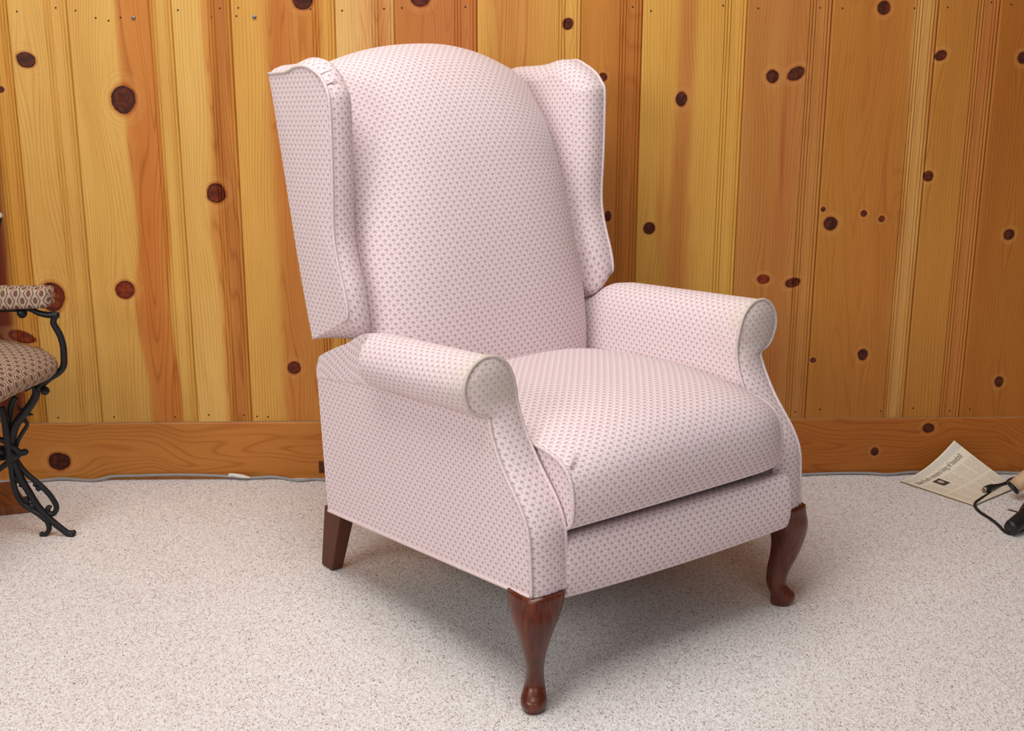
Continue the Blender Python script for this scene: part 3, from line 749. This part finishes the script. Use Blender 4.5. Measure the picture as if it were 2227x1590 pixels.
def wing(sx):
    W0 = 0.338; TH = 0.060
    out = [(0.668, 0.356), (0.600, 0.382), (0.550, 0.403), (0.529, 0.412), (0.523, 0.425), (0.528, 0.46), (0.548, 0.53), (0.552, 0.585), (0.541, 0.675), (0.532, 0.77), (0.530, 0.815),
           (0.534, 0.838), (0.553, 0.862), (0.579, 0.876), (0.608, 0.884), (0.646, 0.884), (0.685, 0.876), (0.755, 0.8745)]
    o2 = np.vstack([smooth_path(out, 6)])
    back = np.array([(0.755, 0.8745), (0.735, 0.75), (0.710, 0.58), (0.690, 0.46), (0.668, 0.356)])
    loop = np.vstack([resample(o2, 110), resample(smooth_path(back, 5), 34)[1:-1]])
    if sx > 0:
        loop[:, 0] += 0.45 * np.clip(loop[:, 0] - 0.66, 0, 1) * np.clip((loop[:, 1] - 0.5) / 0.3, 0, 1)
        loop[:, 1] -= 0.026 * np.clip((0.62 - loop[:, 0]) / 0.085, 0, 1) ** 1.5 * np.clip((loop[:, 1] - 0.79) / 0.06, 0, 1)
        loop[:, 1] -= 0.014 * np.clip((loop[:, 1] - 0.83) / 0.045, 0, 1)
    n = len(loop)
    cen = np.array([0.625, 0.64])
    # inward normals
    T = np.roll(loop, -1, 0) - np.roll(loop, 1, 0); T /= np.linalg.norm(T, axis=1)[:, None]
    N = np.stack([T[:, 1], -T[:, 0]], 1)
    if np.mean(np.sum(N * (cen - loop), 1)) < 0: N = -N
    for _ in range(6): N = (np.roll(N, 1, 0) + N + np.roll(N, -1, 0)) / 3
    N /= np.linalg.norm(N, axis=1)[:, None]
    s = np.r_[arclen(loop)]
    mb = MB()
    # outer face (slightly padded), rings to the centre
    def rings(base, x0, bulge, fr, sgn):
        G = []; U = []
        for f in fr:
            r = cen + (base - cen) * f
            G.append([(sx * (x0 + sgn * bulge * (1 - f ** 3)), p[0], p[1]) for p in r]); U.append([(p[0], p[1]) for p in r])
        return np.array(G), np.array(U)
    fr = (1.0, 0.96, 0.9, 0.75, 0.5, 0.25, 0.0005)
    G, U = rings(loop, W0, 0.004, fr, 1); mb.grid(G, U, close_u=True, flip=(sx > 0))
    # edge band and rounded shoulder to the inner face
    steps = [(0.0, 0.0), (0.012, -0.0025), (0.028, -0.003), (0.040, 0.001), (0.049, 0.007), (0.056, 0.016), (0.061, 0.030)]
    G = []; U = []; lw = 0; prev = None
    for d, ins in steps:
        r = loop + N * ins
        fb = np.clip((0.47 - loop[:, 1]) / 0.06, 0, 1) * np.clip((0.665 - loop[:, 0]) / 0.10, 0, 1)
        r[:, 1] -= 0.046 * fb * min(1, d / 0.05)
        ft = np.clip((loop[:, 1] - 0.855) / 0.02, 0, 1)
        if sx < 0: r[:, 1] += ft * float(np.interp(d, [0, .012, .03, .045, .061], [0, .007, .013, .013, .005]))
        G.append([(sx * (W0 - d), p[0], p[1]) for p in r])
        lw = lw + (0 if prev is None else math.hypot(d - prev[0], ins - prev[1])); prev = (d, ins)
        U.append([(lw, ss) for ss in s])
    mb.grid(np.array(G), np.array(U), close_u=True, flip=(sx < 0))
    inn = r.copy()
    G, U = rings(inn, W0 - 0.061, 0.010, (1.0, 0.9, 0.75, 0.5, 0.25, 0.0005), -1)
    mb.grid(G, U, close_u=True, flip=(sx < 0))
    o = part(mb, 'wing', FAB)
    mw = MB(); P = loop[18:110]
    P = np.array([(sx * (W0 + 0.0005), p[0], p[1]) for p in P])
    mw.tube(P, 0.0031, 8)
    V = np.concatenate(mw.V)
    part(mw, 'welt', WELT, o, soil=np.clip((V[:, 2] - 0.868) / 0.01, 0, 1) * np.clip((V[:, 1] - 0.60) / 0.03, 0, 1) * (sx < 0))
    # gathers sewn in round the upper front corner
    for (y, z) in ((0.5335, 0.800), (0.541, 0.850), (0.560, 0.869)) if sx < 0 else ():
        mw = MB()
        P = smooth_path([(sx * (W0 - 0.003), y - .0015, z), (sx * (W0 - 0.014), y - .0032, z + .004), (sx * (W0 - 0.028), y - .003, z + .004)], 5)
        mw.tube(P, np.r_[np.linspace(0.0022, 0.0006, len(P))], 6)
        part(mw, 'gather_pleat', WELT, o)
for sx in (-1, 1): wing(sx)

# ---- legs (plain chair coordinates, feet on z = 0)
def cabriole(sx):
    # z, outward offset of centre along the diagonal, half depth, half width, squareness (1 diamond .. 2 round)
    st = [(0.214, -0.046, 0.046, 0.049, 1.25), (0.195, -0.042, 0.045, 0.047, 1.3), (0.175, -0.034, 0.041, 0.041, 1.45), (0.155, -0.030, 0.036, 0.034, 1.6), (0.130, -0.031, 0.031, 0.026, 1.8),
          (0.105, -0.036, 0.027, 0.0200, 2), (0.080, -0.043, 0.0235, 0.0160, 2), (0.060, -0.047, 0.0205, 0.0155, 2), (0.045, -0.047, 0.0200, 0.0170, 2), (0.033, -0.041, 0.0220, 0.0200, 2),
          (0.023, -0.034, 0.0245, 0.0225, 2), (0.014, -0.033, 0.0245, 0.0225, 2), (0.006, -0.035, 0.0220, 0.0200, 2), (0.0, -0.036, 0.0200, 0.0175, 2)]
    A = smooth_path(np.array(st), 4)
    cx, cy = sx * 0.334 + (0.004 if sx < 0 else 0), 0.008 - (0.005 if sx < 0 else 0)
    dr = np.array([sx, -1.0]) / math.sqrt(2); lt = np.array([-dr[1], dr[0]])
    th = np.linspace(0, 2 * math.pi, 28, endpoint=False)
    G = []
    for z, c, rd, rw, p in A:
        row = []
        for t in th:
            ct, s_ = math.cos(t), math.sin(t)
            q = (abs(ct) ** p + abs(s_) ** p) ** (-1 / p)
            v = np.array([cx, cy]) + dr * (c + 0.019 + 0.010 * (1 - z / 0.214) * (sx < 0) + rd * q * ct) + lt * (rw * q * s_)
            row.append((v[0], v[1], max(0.0, z)))
        G.append(row)
    mb = MB(); mb.grid(np.array(G), close_u=True)
    nb = len(G)
    mb.F.append(tuple(range(28))); mb.F.append(tuple((nb - 1) * 28 + j for j in reversed(range(28))))
    mb.build('front_leg', MAHO, CH)
for sx in (-1, 1): cabriole(sx)
def rear_leg(sx):
    def zb(y): return HB - (y - 0.0) * math.sin(TAU) + 0.004
    xo, xi = 0.333, 0.296
    top = [(xo, 0.618), (xi, 0.618), (xi, 0.684), (xo, 0.684)]; bot = [(xo - 0.019, 0.697), (xi - 0.010, 0.697), (xi - 0.010, 0.740), (xo - 0.019, 0.740)]
    V = [(sx * x, y, zb(y)) for x, y in top] + [(sx * (x - 0.0008), y, 0.004) for x, y in bot] + [(sx * (x + (0.003 if x < .3 else -0.003)), y + (0.003 if y < .7 else -0.003), 0.0) for x, y in bot]
    Fc = [(0, 1, 2, 3), (8, 11, 10, 9)] + [(i, i + 4, (i + 1) % 4 + 4, (i + 1) % 4) for i in range(4)] + [(i + 4, i + 8, (i + 1) % 4 + 8, (i + 1) % 4 + 4) for i in range(4)]
    MB().add(V, Fc).build('rear_leg', REARW, CH, smooth=False, bevel=0.0025)
for sx in (-1, 1): rear_leg(sx)

# ------------------------------------------------------------------ iron chair at the left edge
YI = 2.80
IC = thing('iron_chair', 'black scrolled iron chair with patterned seat at the left edge', 'chair', (-1.15, YI, 0))
ICO = np.array([-1.15, YI, 0.0])
def ip(x, y, dY=0.0): return on_Y(x, y, YI + dY) - ICO
def iron(name, specs, balls=()):
    mb = MB()
    for pts, r0, r1, dY in specs:
        P = smooth_path([ip(x, y, dY) for x, y in pts], 6)
        mb.tube(P, np.linspace(r0, r1, len(P)), 10)
    for (x, y, r, dY) in balls: mb.ball(ip(x, y, dY), r, 14)
    return mb.build(name, IRON, IC)
iron('arm_support', [([(46, 674), (56, 671), (70, 674), (85, 681), (106, 685), (120, 684)], .0045, .0075, 0),
                     ([(121, 682), (116, 700), (121, 712), (130, 728), (137, 751), (139, 775), (138, 796), (128, 810), (109, 822), (91, 837), (79, 848)], .0068, .0076, 0),
                     ([(121, 682), (124, 688)], .0085, .006, 0)],
     [(48, 681, .0112, 0), (121, 686, .0085, 0), (98, 850, .0098, -.004)])
iron('upper_scroll', [([(79, 847), (77, 862), (67, 880), (51, 901), (35, 922), (27, 943), (23, 969), (24, 1000)], .0088, .0105, 0),
                      ([(79, 848), (70, 840), (60, 845), (55, 849)], .0065, .004, -.004),
                      ([(39, 882), (44, 891), (52, 900)], .0016, .007, 0), ([(72, 902), (62, 901), (51, 900)], .0016, .0065, 0),
                      ([(34, 862), (25, 880), (20, 906), (18, 936), (21, 969), (23, 1000)], .008, .009, .012),
                      ([(3, 884), (9, 906), (14, 940), (18, 971), (22, 1005)], .0075, .009, -.010),
                      ([(53, 912), (59, 924), (50, 940), (41, 955), (35, 972), (30, 990)], .0042, .0052, .004)])
iron('hub', [([(-12, 952), (4, 957), (18, 966), (33, 976), (44, 985), (54, 983)], .0055, .0075, -.008), ([(-12, 1028), (2, 1018), (14, 1009), (26, 1004)], .006, .007, -.006)],
     [(24, 990, .018, 0), (55, 983, .0072, -.008), (2, 985, .017, .0), (36, 990, .010, 0)])
iron('front_leg', [([(28, 1000), (37, 1020), (47, 1043), (63, 1070), (81, 1099), (102, 1123), (126, 1144), (149, 1161), (158, 1164)], .0085, .0072, 0),
                   ([(149, 1160), (158, 1159), (163, 1156)], .0070, .0050, 0)],
     [(156, 1164, .0080, 0)])
iron('leg_scroll', [([(34, 998), (44, 1014), (58, 1030), (79, 1048), (100, 1067), (115, 1086), (123, 1103), (118, 1116), (109, 1117), (103, 1111), (106, 1104), (111, 1106)], .0065, .0058, .006),
                    ([(24, 1008), (26, 1030), (30, 1053), (37, 1076), (49, 1095), (66, 1107), (86, 1120), (100, 1132)], .0068, .006, -.004),
                    ([(101, 1128), (105, 1140), (107, 1150), (102, 1160), (94, 1163), (89, 1158)], .0065, .0045, -.002),
                    ([(33, 1036), (40, 1048), (47, 1050), (44, 1058)], .004, .004, -.002), ([(48, 1090), (57, 1083), (62, 1096)], .004, .004, -.002)],
     [(84, 1062, .0068, .006), (77, 1054, .0058, .006), (70, 1100, .0075, -.004), (91, 1162, .0058, -.002)])
def mirror_set():
    """the far half of the chair's frame, outside the photograph, so that the chair stands"""
    mb = MB()
    q = [np.array([0.046, 0.0, 0.19]), np.array([-0.10, -0.15, 0.20]), np.array([-0.22, -0.30, 0.19])]
    mb.tube(smooth_path(q, 6), 0.008, 10)
    for top, foot in (((-0.02, -0.30, 0.385), (-0.36, -0.44, 0.008)), ((-0.24, -0.10, 0.385), (-0.16, -0.43, 0.008)), ((-0.22, -0.12, 0.385), (-0.34, 0.06, 0.008))):
        mid_ = np.array([-0.22, -0.30, 0.19]) if foot[1] < 0 else np.array([-0.14, -0.10, 0.20])
        mb.tube(smooth_path([np.array(top), mid_, np.array(foot)], 8), 0.008, 10)
    mb.build('rear_frame', IRON, IC)
mirror_set()
def iron_seat():
    zt = 0.425
    c = np.array([-0.062, -0.118]); hw = 0.222
    e1 = np.array([-0.24, -0.97]); e1 /= np.linalg.norm(e1); e2 = np.array([-e1[1], e1[0]])
    if e2[0] > 0: e2 = -e2
    mb = MB(); G = []; U = []
    prof = [(0.0005, 0.034), (0.3, 0.033), (0.6, 0.029), (0.8, 0.021), (0.92, 0.010), (0.985, -0.006), (1.0, -0.018), (0.985, -0.030), (0.94, -0.040), (0.5, -0.041), (0.0005, -0.041)]
    th = np.linspace(0, 2 * math.pi, 72, endpoint=False)
    def R(t):
        ct, st = math.cos(t), math.sin(t); p = 4.2
        return (abs(ct) ** p + abs(st) ** p) ** (-1 / p)
    for f, dz in prof:
        row = []
        for t in th:
            q = c + hw * f * R(t) * (math.cos(t) * e1 + math.sin(t) * e2); cd_ = R(t) - 1
            row.append((q[0], q[1], zt + dz - 0.05 * cd_ * f * f))
        G.append(row); U.append([((np.array(p[:2]) - c) @ e1 + 1, (np.array(p[:2]) - c) @ e2 + 1 + (p[2] - zt) * 0.9) for p in row])
    mb.grid(np.array(G), np.array(U), close_u=True, flip=True)
    mb.build('seat_cushion', TAPES, IC)
    mb = MB(); P = [ip(112, 806, .0), ip(116, 815, 0), ip(108, 822, 0)]
    mb.tube(smooth_path(P, 5), .006, 8); mb.build('seat_bracket', IRON, IC)
iron_seat()
def arm_pad():
    x1 = ip(113, 640)[0]; z0 = ip(60, 668)[2]; z1 = ip(60, 622)[2]
    mb = MB(); G = []; U = []
    sec = [(math.copysign(abs(math.cos(t)) ** 0.45, math.cos(t)), math.copysign(abs(math.sin(t)) ** 0.45, math.sin(t))) for t in np.linspace(0, 2 * math.pi, 36, endpoint=False)]
    L = np.r_[0, np.cumsum([math.hypot(sec[i][0] - sec[i - 1][0], sec[i][1] - sec[i - 1][1]) for i in range(1, 36)])] * 0.026
    hz = (z1 - z0) / 2; cz = (z0 + z1) / 2
    for x, f in ((x1, 0.02), (x1, 0.55), (x1 - 0.002, 0.82), (x1 - 0.008, 0.96), (x1 - 0.016, 1.0), (x1 - 0.10, 1.0), (x1 - 0.25, 1.0), (x1 - 0.36, 1.0), (x1 - 0.37, 0.8), (x1 - 0.37, 0.02)):
        tp = 1 - 0.10 * max(0, (x - (x1 - 0.05)) / 0.05)
        G.append([(x, 0.0 + 0.030 * f * a, cz + hz * f * b * tp + 0.02 * (x - x1)) for a, b in sec]); U.append([(x, l * 0.8) for l in L])
    mb.grid(np.array(G), np.array(U), close_u=True)
    mb.build('arm_pad', TAPES, IC)
    mb = MB(); mb.tube([np.array([x, 0.0, z0 - 0.004 + 0.02 * (x - x1)]) for x in np.linspace(x1 - 0.36, x1 - 0.07, 6)], 0.005, 8)
    mb.ball(np.array([ip(12, 670)[0], 0, ip(12, 672)[2]]), 0.006); mb.build('arm_rail', IRON, IC)
    # back post rising outside the frame, its pale knob just inside it
    mb = MB(); k = on_Y(-3, 470, YI + 0.10) - ICO
    mb.tube(smooth_path([np.array([-0.10, 0.10, 0.40]), np.array([-0.03, 0.10, 0.50]) + np.array([-.03, 0, 0]), np.array([k[0] - .03, 0.10, 0.62]), k], 6), 0.009, 10); mb.build('back_post', IRON, IC)
    mb = MB(); mb.ball(k, 0.009, 14); mb.build('post_knob', plain('pale_knob', (190, 176, 164), 0.5, 0, .4, .1, 60), IC)
arm_pad()

# ------------------------------------------------------------------ brown board on the floor behind the iron chair
def floor_board():
    q = [on_floor(26, 1046, 0.020), on_floor(66, 1098, 0.020), on_floor(-70, 1112, 0.020), on_floor(-110, 1060, 0.020)]
    V = [(p[0], p[1], 0.020) for p in q] + [(p[0], p[1], 0.0) for p in q]
    Fc = [(0, 1, 2, 3), (7, 6, 5, 4)] + [(i, i + 4, (i + 1) % 4 + 4, (i + 1) % 4) for i in range(4)]
    k = NT('brown_board_wood')
    pos = k.n('ShaderNodeTexCoord').outputs['Object']
    sp = k.n('ShaderNodeSeparateXYZ'); k.t.links.new(pos, sp.inputs[0])
    dg = k.math('ADD', sp.outputs[0], k.math('MULTIPLY', sp.outputs[1], 0.8))
    f = k.noise(k.xyz(k.math('MULTIPLY', dg, 1.0), k.math('MULTIPLY', k.math('SUBTRACT', sp.outputs[1], sp.outputs[0]), 0.08)), 90.0, 3)
    m = k.set(color=k.mix(k.ss(f, .3, .7), lin(132, 72, 36), lin(94, 48, 24)), rough=.45)
    o = MB().add(V, Fc).build('wooden_board', m, None, smooth=False, bevel=0.003)
    tag(o, 'brown wooden board lying on the carpet behind the iron chair', 'board')
floor_board()

# ------------------------------------------------------------------ cable along the baseboard
def wall_cable():
    pts = [(-60, 1050), (40, 1047), (90, 1045), (140, 1041), (200, 1045), (250, 1036), (310, 1034), (390, 1032), (470, 1034), (515, 1038), (540, 1040), (590, 1037), (615, 1040), (650, 1045), (690, 1042), (730, 1046), (820, 1042),
           (960, 1040), (1120, 1038), (1300, 1036), (1500, 1036), (1700, 1034), (1800, 1030), (1880, 1029), (1930, 1032), (1985, 1027), (2060, 1030), (2130, 1027), (2180, 1028), (2300, 1031)]
    P = []
    for x, y in pts:
        p = on_floor(x, y, 0.004)
        d = (p - WALL_A) @ WN
        if d < 0.010: p = p + WN * (0.010 - d)
        p[2] = 0.004 + max(0, (0.010 - d)) * 0.35; P.append(p)
    P = smooth_path(P, 6)
    o = MB().tube(P, 0.0038, 8).build('cable', GREYC)
    tag(o, 'thin grey cable running along the foot of the baseboard', 'cable')
    q = smooth_path([on_floor(497, 1034, 0.011), on_floor(506, 1033, 0.013), on_floor(525, 1036, 0.011), on_floor(545, 1039, 0.008)], 5)
    q = np.array([p + WN * max(0, 0.011 - (p - WALL_A) @ WN) for p in q])
    mb = MB(); mb.tube(q, np.interp(np.linspace(0, 1, len(q)), [0, .1, .3, .7, 1], [.0040, .0062, .0052, .0062, .002]), 8, squash=0.8)
    tag(mb.build('tape_wrap', TAPEW), 'twisted white tape wrapped on the grey cable', 'tape')
wall_cable()

# ------------------------------------------------------------------ little metal things on the wall
def bracket():
    s, z = wall_sz(699.5, 1014)
    t = thing('hinge_plate', 'small rusty metal plate on the baseboard left of the armchair', 'metal plate', tuple(wall_pt(s, 0.004, z)), math.atan2(WD[1], WD[0]))
    mb = MB(); box_piece(mb, (-0.0065, -0.0022, -0.0155), (0.0075, 0.0, 0.0155)); mb.build('plate', RUST, t, smooth=False, bevel=0.0008)
    for zz in (0.009, -0.010):
        m2 = MB(); m2.ball((0, -0.0024, zz), 0.0022, 10, (1, .5, 1)); m2.build('screw', NAILM, t)
bracket()
for x, y, side in ((290, 39, 'left'), (553, 37, 'right')):
    s, z = wall_sz(x, y)
    t = thing('screw', 'zinc screw in the pine wall, %s' % ('the one right of three nail holes at far left' if side == 'left' else 'the one nearest the armchair top'), 'screw', tuple(wall_pt(s, 0.0005, z)), math.atan2(WD[1], WD[0]), 'screws in the wall')
    mb = MB(); mb.ball((0, -0.0006, 0), 0.0046, 14, (1, .45, 1)); mb.build('screw_head', SCREWM, t)
    mb = MB(); box_piece(mb, (-0.0028, -0.0032, -0.0005), (0.0028, -0.0022, 0.0005)); box_piece(mb, (-0.0005, -0.0032, -0.0028), (0.0005, -0.0022, 0.0028)); mb.build('cross_slot', NAILM, t, smooth=False)

# ------------------------------------------------------------------ newspaper
def newspaper():
    A = on_floor(1957, 1046, 0.004); D = on_floor(2118, 1100, 0.003); Cc = on_floor(2212, 1060, 0.004)
    B = at(2075, 958, WN, WALL_A + WN * 0.012)
    t = thing('newspaper', 'yellowed folded newspaper propped against the baseboard', 'newspaper', tuple(A * np.array([1, 1, 0])))
    Wd = 0.235; Hh = 0.215
    def S(u, v):
        """u along the headline from the left floor corner, v away from the headline"""
        # top edge A->B curls up the baseboard, bottom edge D->C stays on the floor
        e = np.linspace
        top = A + (B - A) * u; lift = B[2] * (u ** 1.7)
        top = np.array([top[0], top[1], A[2] + (B[2] - A[2]) * u ** 1.8])
        bot = D + (Cc - D) * u
        w = v
        p = top * (1 - w) + bot * w
        p[2] = A[2] + (top[2] - A[2]) * (1 - v) ** 1.25 + 0.003 * math.sin(v * 3) * u
        d = (p - WALL_A) @ WN
        if d < 0.008: p = p + WN * (0.008 - d)
        return p - A * np.array([1, 1, 0])
    n = 28; us = np.linspace(0, 1, n); vs = np.linspace(0, 1, n)
    def sheet(name, off, mat):
        G0 = np.array([[S(u, v) for u in us] for v in vs])
        du = np.gradient(G0, axis=1); dv = np.gradient(G0, axis=0); N = np.cross(dv, du); N /= np.linalg.norm(N, axis=2)[..., None]
        if N[..., 2].mean() < 0: N = -N
        U = np.array([[(u * Wd, v * Hh) for u in us] for v in vs])
        mb = MB(); mb.grid(G0 + N * off, U); mb.grid(G0 + N * (off - 0.0012), U, flip=True)
        # rim
        top, low = G0 + N * off, G0 + N * (off - 0.0012)
        for a, b in ((top[0], low[0]), (top[-1], low[-1]), (top[:, 0], low[:, 0]), (top[:, -1], low[:, -1])):
            mb.grid(np.array([a, b]))
        return mb.build(name, mat, t), G0, N
    o, G0, N = sheet('front_page', 0.0016, NEWS)
    sheet('inner_page', 0.0, plain('newsprint_edge', (190, 166, 128), .8, 0, .2, .1, 40))
    def onpage(x, y, lift):
        """x, y metres on the page to the curved sheet"""
        u = x / Wd; v = y / Hh
        p = S(u, v); e = 0.01
        a = S(min(1, u + e), v) - S(max(0, u - e), v); b = S(u, min(1, v + e)) - S(u, max(0, v - e))
        nn = np.cross(b, a); nn /= np.linalg.norm(nn)
        if nn[2] < 0: nn = -nn
        return p + nn * (0.0016 + lift)
    def headline(txt, x0, x1, ybase, size, name):
        cu = bpy.data.curves.new(name, 'FONT'); cu.body = txt; cu.size = 1.0; cu.resolution_u = 3
        ob = bpy.data.objects.new(name, cu); COL.objects.link(ob)
        dg = bpy.context.evaluated_depsgraph_get(); me = bpy.data.meshes.new_from_object(ob.evaluated_get(dg))
        bpy.data.objects.remove(ob)
        co = np.array([v.co[:] for v in me.vertices]); w = co[:, 0].max() - co[:, 0].min(); mn = co[:, 0].min()
        Q = [onpage(x0 + (c[0] - mn) / w * (x1 - x0), ybase - c[1] * size, 0.0005) for c in co]
        r = mesh_obj(name, Q, [tuple(p.vertices) for p in me.polygons], INK, o, None, False)
        bpy.data.meshes.remove(me); return r
    headline('Babe Ruth remains king of baseball', 0.016, 0.212, 0.049, 0.026, 'headline')
    def flat(name, poly, lift, mat, parent):
        V = [onpage(x, y, lift) for x, y in poly]; ct = np.mean(V, axis=0)
        n_ = len(V); return mesh_obj(name, V + [ct], [(i, (i + 1) % n_, n_) for i in range(n_)], mat, parent, None, False)
    rect = [(0.060, .058), (0.075, .058), (0.090, .058), (0.090, .075), (0.090, .094), (0.075, .094), (0.060, .094), (0.060, .075)]
    ph = flat('news_photo', rect, 0.0004, PHOTO, o)
    flat('portrait', [(0.076 + 0.0075 * math.cos(a), 0.074 + 0.010 * math.sin(a)) for a in np.linspace(0, 2 * math.pi, 16, endpoint=False)], 0.0007, FACE, ph)
newspaper()

# ------------------------------------------------------------------ stick, gadget and cord at the right edge
def right_clutter():
    # pale stick leaning up to the right
    a = on_floor(2203, 1062, 0.030); b = a + np.array([0.085, 0.010, 0.075]); b = a + (b - a) * 2.4
    t = thing('stick', 'pale peeled wooden stick with dark end at the right edge', 'stick', (a[0], a[1], 0))
    o = np.array([a[0], a[1], 0])
    mb = MB(); P = np.array([a + (b - a) * k - o for k in np.linspace(0.02, 1, 14)]); mb.tube(P, 0.0175 + 0.0008 * np.sin(np.arange(14) * 1.7), 18); mb.build('shaft', BARKW, t)
    mb = MB(); d = (b - a) / np.linalg.norm(b - a); mb.tube([a - o - d * 0.003, a - o + d * 0.003], 0.0178, 18); mb.build('end_cap', BLACKP, t)
    # black gadget lying with its wider end toward the camera
    c0 = on_floor(2200, 1148, 0.019); g = thing('corded_gadget', 'black cylindrical gadget with a brown tie lying at the right edge', 'gadget', (c0[0], c0[1], 0)); go = np.array([c0[0], c0[1], 0])
    ax = np.array([0.76, 0.60, 0.24]); ax /= np.linalg.norm(ax)
    mb = MB(); mb.tube([c0 - go + ax * k for k in (-0.006, 0.0, 0.004, 0.045, 0.060)], [0.0155, 0.0172, 0.0180, 0.0185, 0.0190], 26); mb.build('barrel', BLACKP, g)
    mb = MB(); P = [c0 - go + ax * k for k in (0.058, 0.066, 0.085, 0.115, 0.150, 0.165)]; mb.tube(P, [0.0190, 0.023, 0.027, 0.028, 0.026, 0.012], 26); mb.build('body', BLACKP, g)
    mb = MB(); ring = []
    e1 = np.cross(ax, (0, 0, 1)); e1 /= np.linalg.norm(e1); e2 = np.cross(e1, ax)
    for q in np.linspace(0, 2 * math.pi, 30): ring.append(c0 - go + ax * 0.061 + 0.0202 * (math.cos(q) * e1 + math.sin(q) * e2))
    mb.tube(ring, 0.0016, 8)
    tail0 = c0 - go + ax * 0.061 - e1 * 0.0200 if (e1[0] > 0) else c0 - go + ax * 0.061 + e1 * 0.0200
    mb.tube(smooth_path([tail0, tail0 + np.array([-0.012, 0.0, 0.004]), tail0 + np.array([-0.024, 0.004, 0.006])], 5), 0.0018, 8); mb.build('twist_tie', BROWNW, g)
    # cord with plug
    pl = on_floor(2150, 1062, 0.016); pd = (on_floor(2200, 1046, 0.016) - pl); pd /= np.linalg.norm(pd)
    c = thing('power_cord', 'black cord with round plug resting on the newspaper', 'power cord', (pl[0], pl[1], 0)); co = np.array([pl[0], pl[1], 0])
    q = pl - co
    mb = MB(); mb.tube([q + pd * k for k in (-0.013, -0.010, 0.0, 0.014, 0.018, 0.030)], [0.0065, 0.0078, 0.0085, 0.0080, 0.0062, 0.0050], 16); pb = mb.build('plug', BLACKP, c)
    mb = MB(); mb.tube([q + pd * k for k in (-0.0175, -0.0165, -0.0125)], [0.0046, 0.0062, 0.0064], 14); mb.build('plug_ring', CHROME, pb)
    mb = MB(); mb.tube([q + pd * k for k in (-0.024, -0.023, -0.0165)], [0.0012, 0.0030, 0.0034], 12); mb.build('plug_tip', COPPER, pb)
    P = [q + pd * 0.026, on_floor(2180, 1054, 0.012) - co, on_floor(2192, 1050, 0.014) - co, on_floor(2202, 1046, 0.018) - co, on_floor(2222, 1040, 0.02) - co]
    mb = MB(); mb.tube(smooth_path(P, 5), np.interp(np.linspace(0, 1, 21), [0, .4, .6, 1], [.0045, .0048, .0085, .009]), 12); mb.build('strain_relief', BLACKP, c)
    P = [q + np.array([0.003, -0.004, -0.004]), on_floor(2150, 1074, 0.006) - co, on_floor(2134, 1084, 0.006) - co, on_floor(2121, 1094, 0.006) - co, on_floor(2122, 1104, 0.004) - co, on_floor(2133, 1115, 0.0036) - co, on_floor(2155, 1129, 0.0036) - co, on_floor(2172, 1143, 0.0036) - co, on_floor(2184, 1155, 0.0036) - co, on_floor(2200, 1161, 0.0036) - co, on_floor(2226, 1152, 0.0036) - co, on_floor(2250, 1140, 0.0036) - co]
    mb = MB(); mb.tube(smooth_path(P, 6), 0.0034, 10); mb.build('cord', BLACKC, c)
right_clutter()

# ------------------------------------------------------------------ light, camera, view
def area(name, loc, target, size, size_y, power, color=(1, 1, 1)):
    L = bpy.data.lights.new(name, 'AREA'); L.shape = 'RECTANGLE'; L.size = size; L.size_y = size_y; L.energy = power; L.color = color
    o = bpy.data.objects.new(name, L); COL.objects.link(o); o.location = loc
    o.rotation_euler = (Vector(target) - Vector(loc)).to_track_quat('-Z', 'Y').to_euler()
    return o
area('window_daylight_left', (-2.6, -0.6, 2.3), (0.2, 2.5, 0.5), 2.2, 1.6, 88, (1.0, 0.985, 0.965))
area('window_daylight_behind', (1.0, -1.8, 2.5), (0.2, 2.4, 0.4), 2.4, 1.4, 30, (1.0, 0.985, 0.965))
area('ceiling_light', (-0.3, 1.75, 2.65), (0.1, 2.0, 0.0), 1.8, 1.4, 58, (1.0, 0.98, 0.95))
w = bpy.data.worlds.new('room_ambience'); SC.world = w; w.use_nodes = True
bg = w.node_tree.nodes['Background']; bg.inputs[0].default_value = (0.97, 0.98, 1.0, 1); bg.inputs[1].default_value = 0.10

cd = bpy.data.cameras.new('camera'); co = bpy.data.objects.new('camera', cd); COL.objects.link(co)
cd.sensor_fit = 'HORIZONTAL'; cd.sensor_width = 36.0; cd.lens = 36.0 * F / IW; cd.clip_start = 0.05
R = Matrix(((RT[0], UP[0], -FW[0]), (RT[1], UP[1], -FW[1]), (RT[2], UP[2], -FW[2])))
co.matrix_world = Matrix.Translation(Vector(CAM)) @ R.to_4x4()
SC.camera = co
SC.view_settings.view_transform = 'Standard'; SC.view_settings.look = 'None'; SC.view_settings.gamma = 1.0; SC.view_settings.exposure = -0.16
try: SC.view_settings.use_curve_mapping = False
except Exception: pass
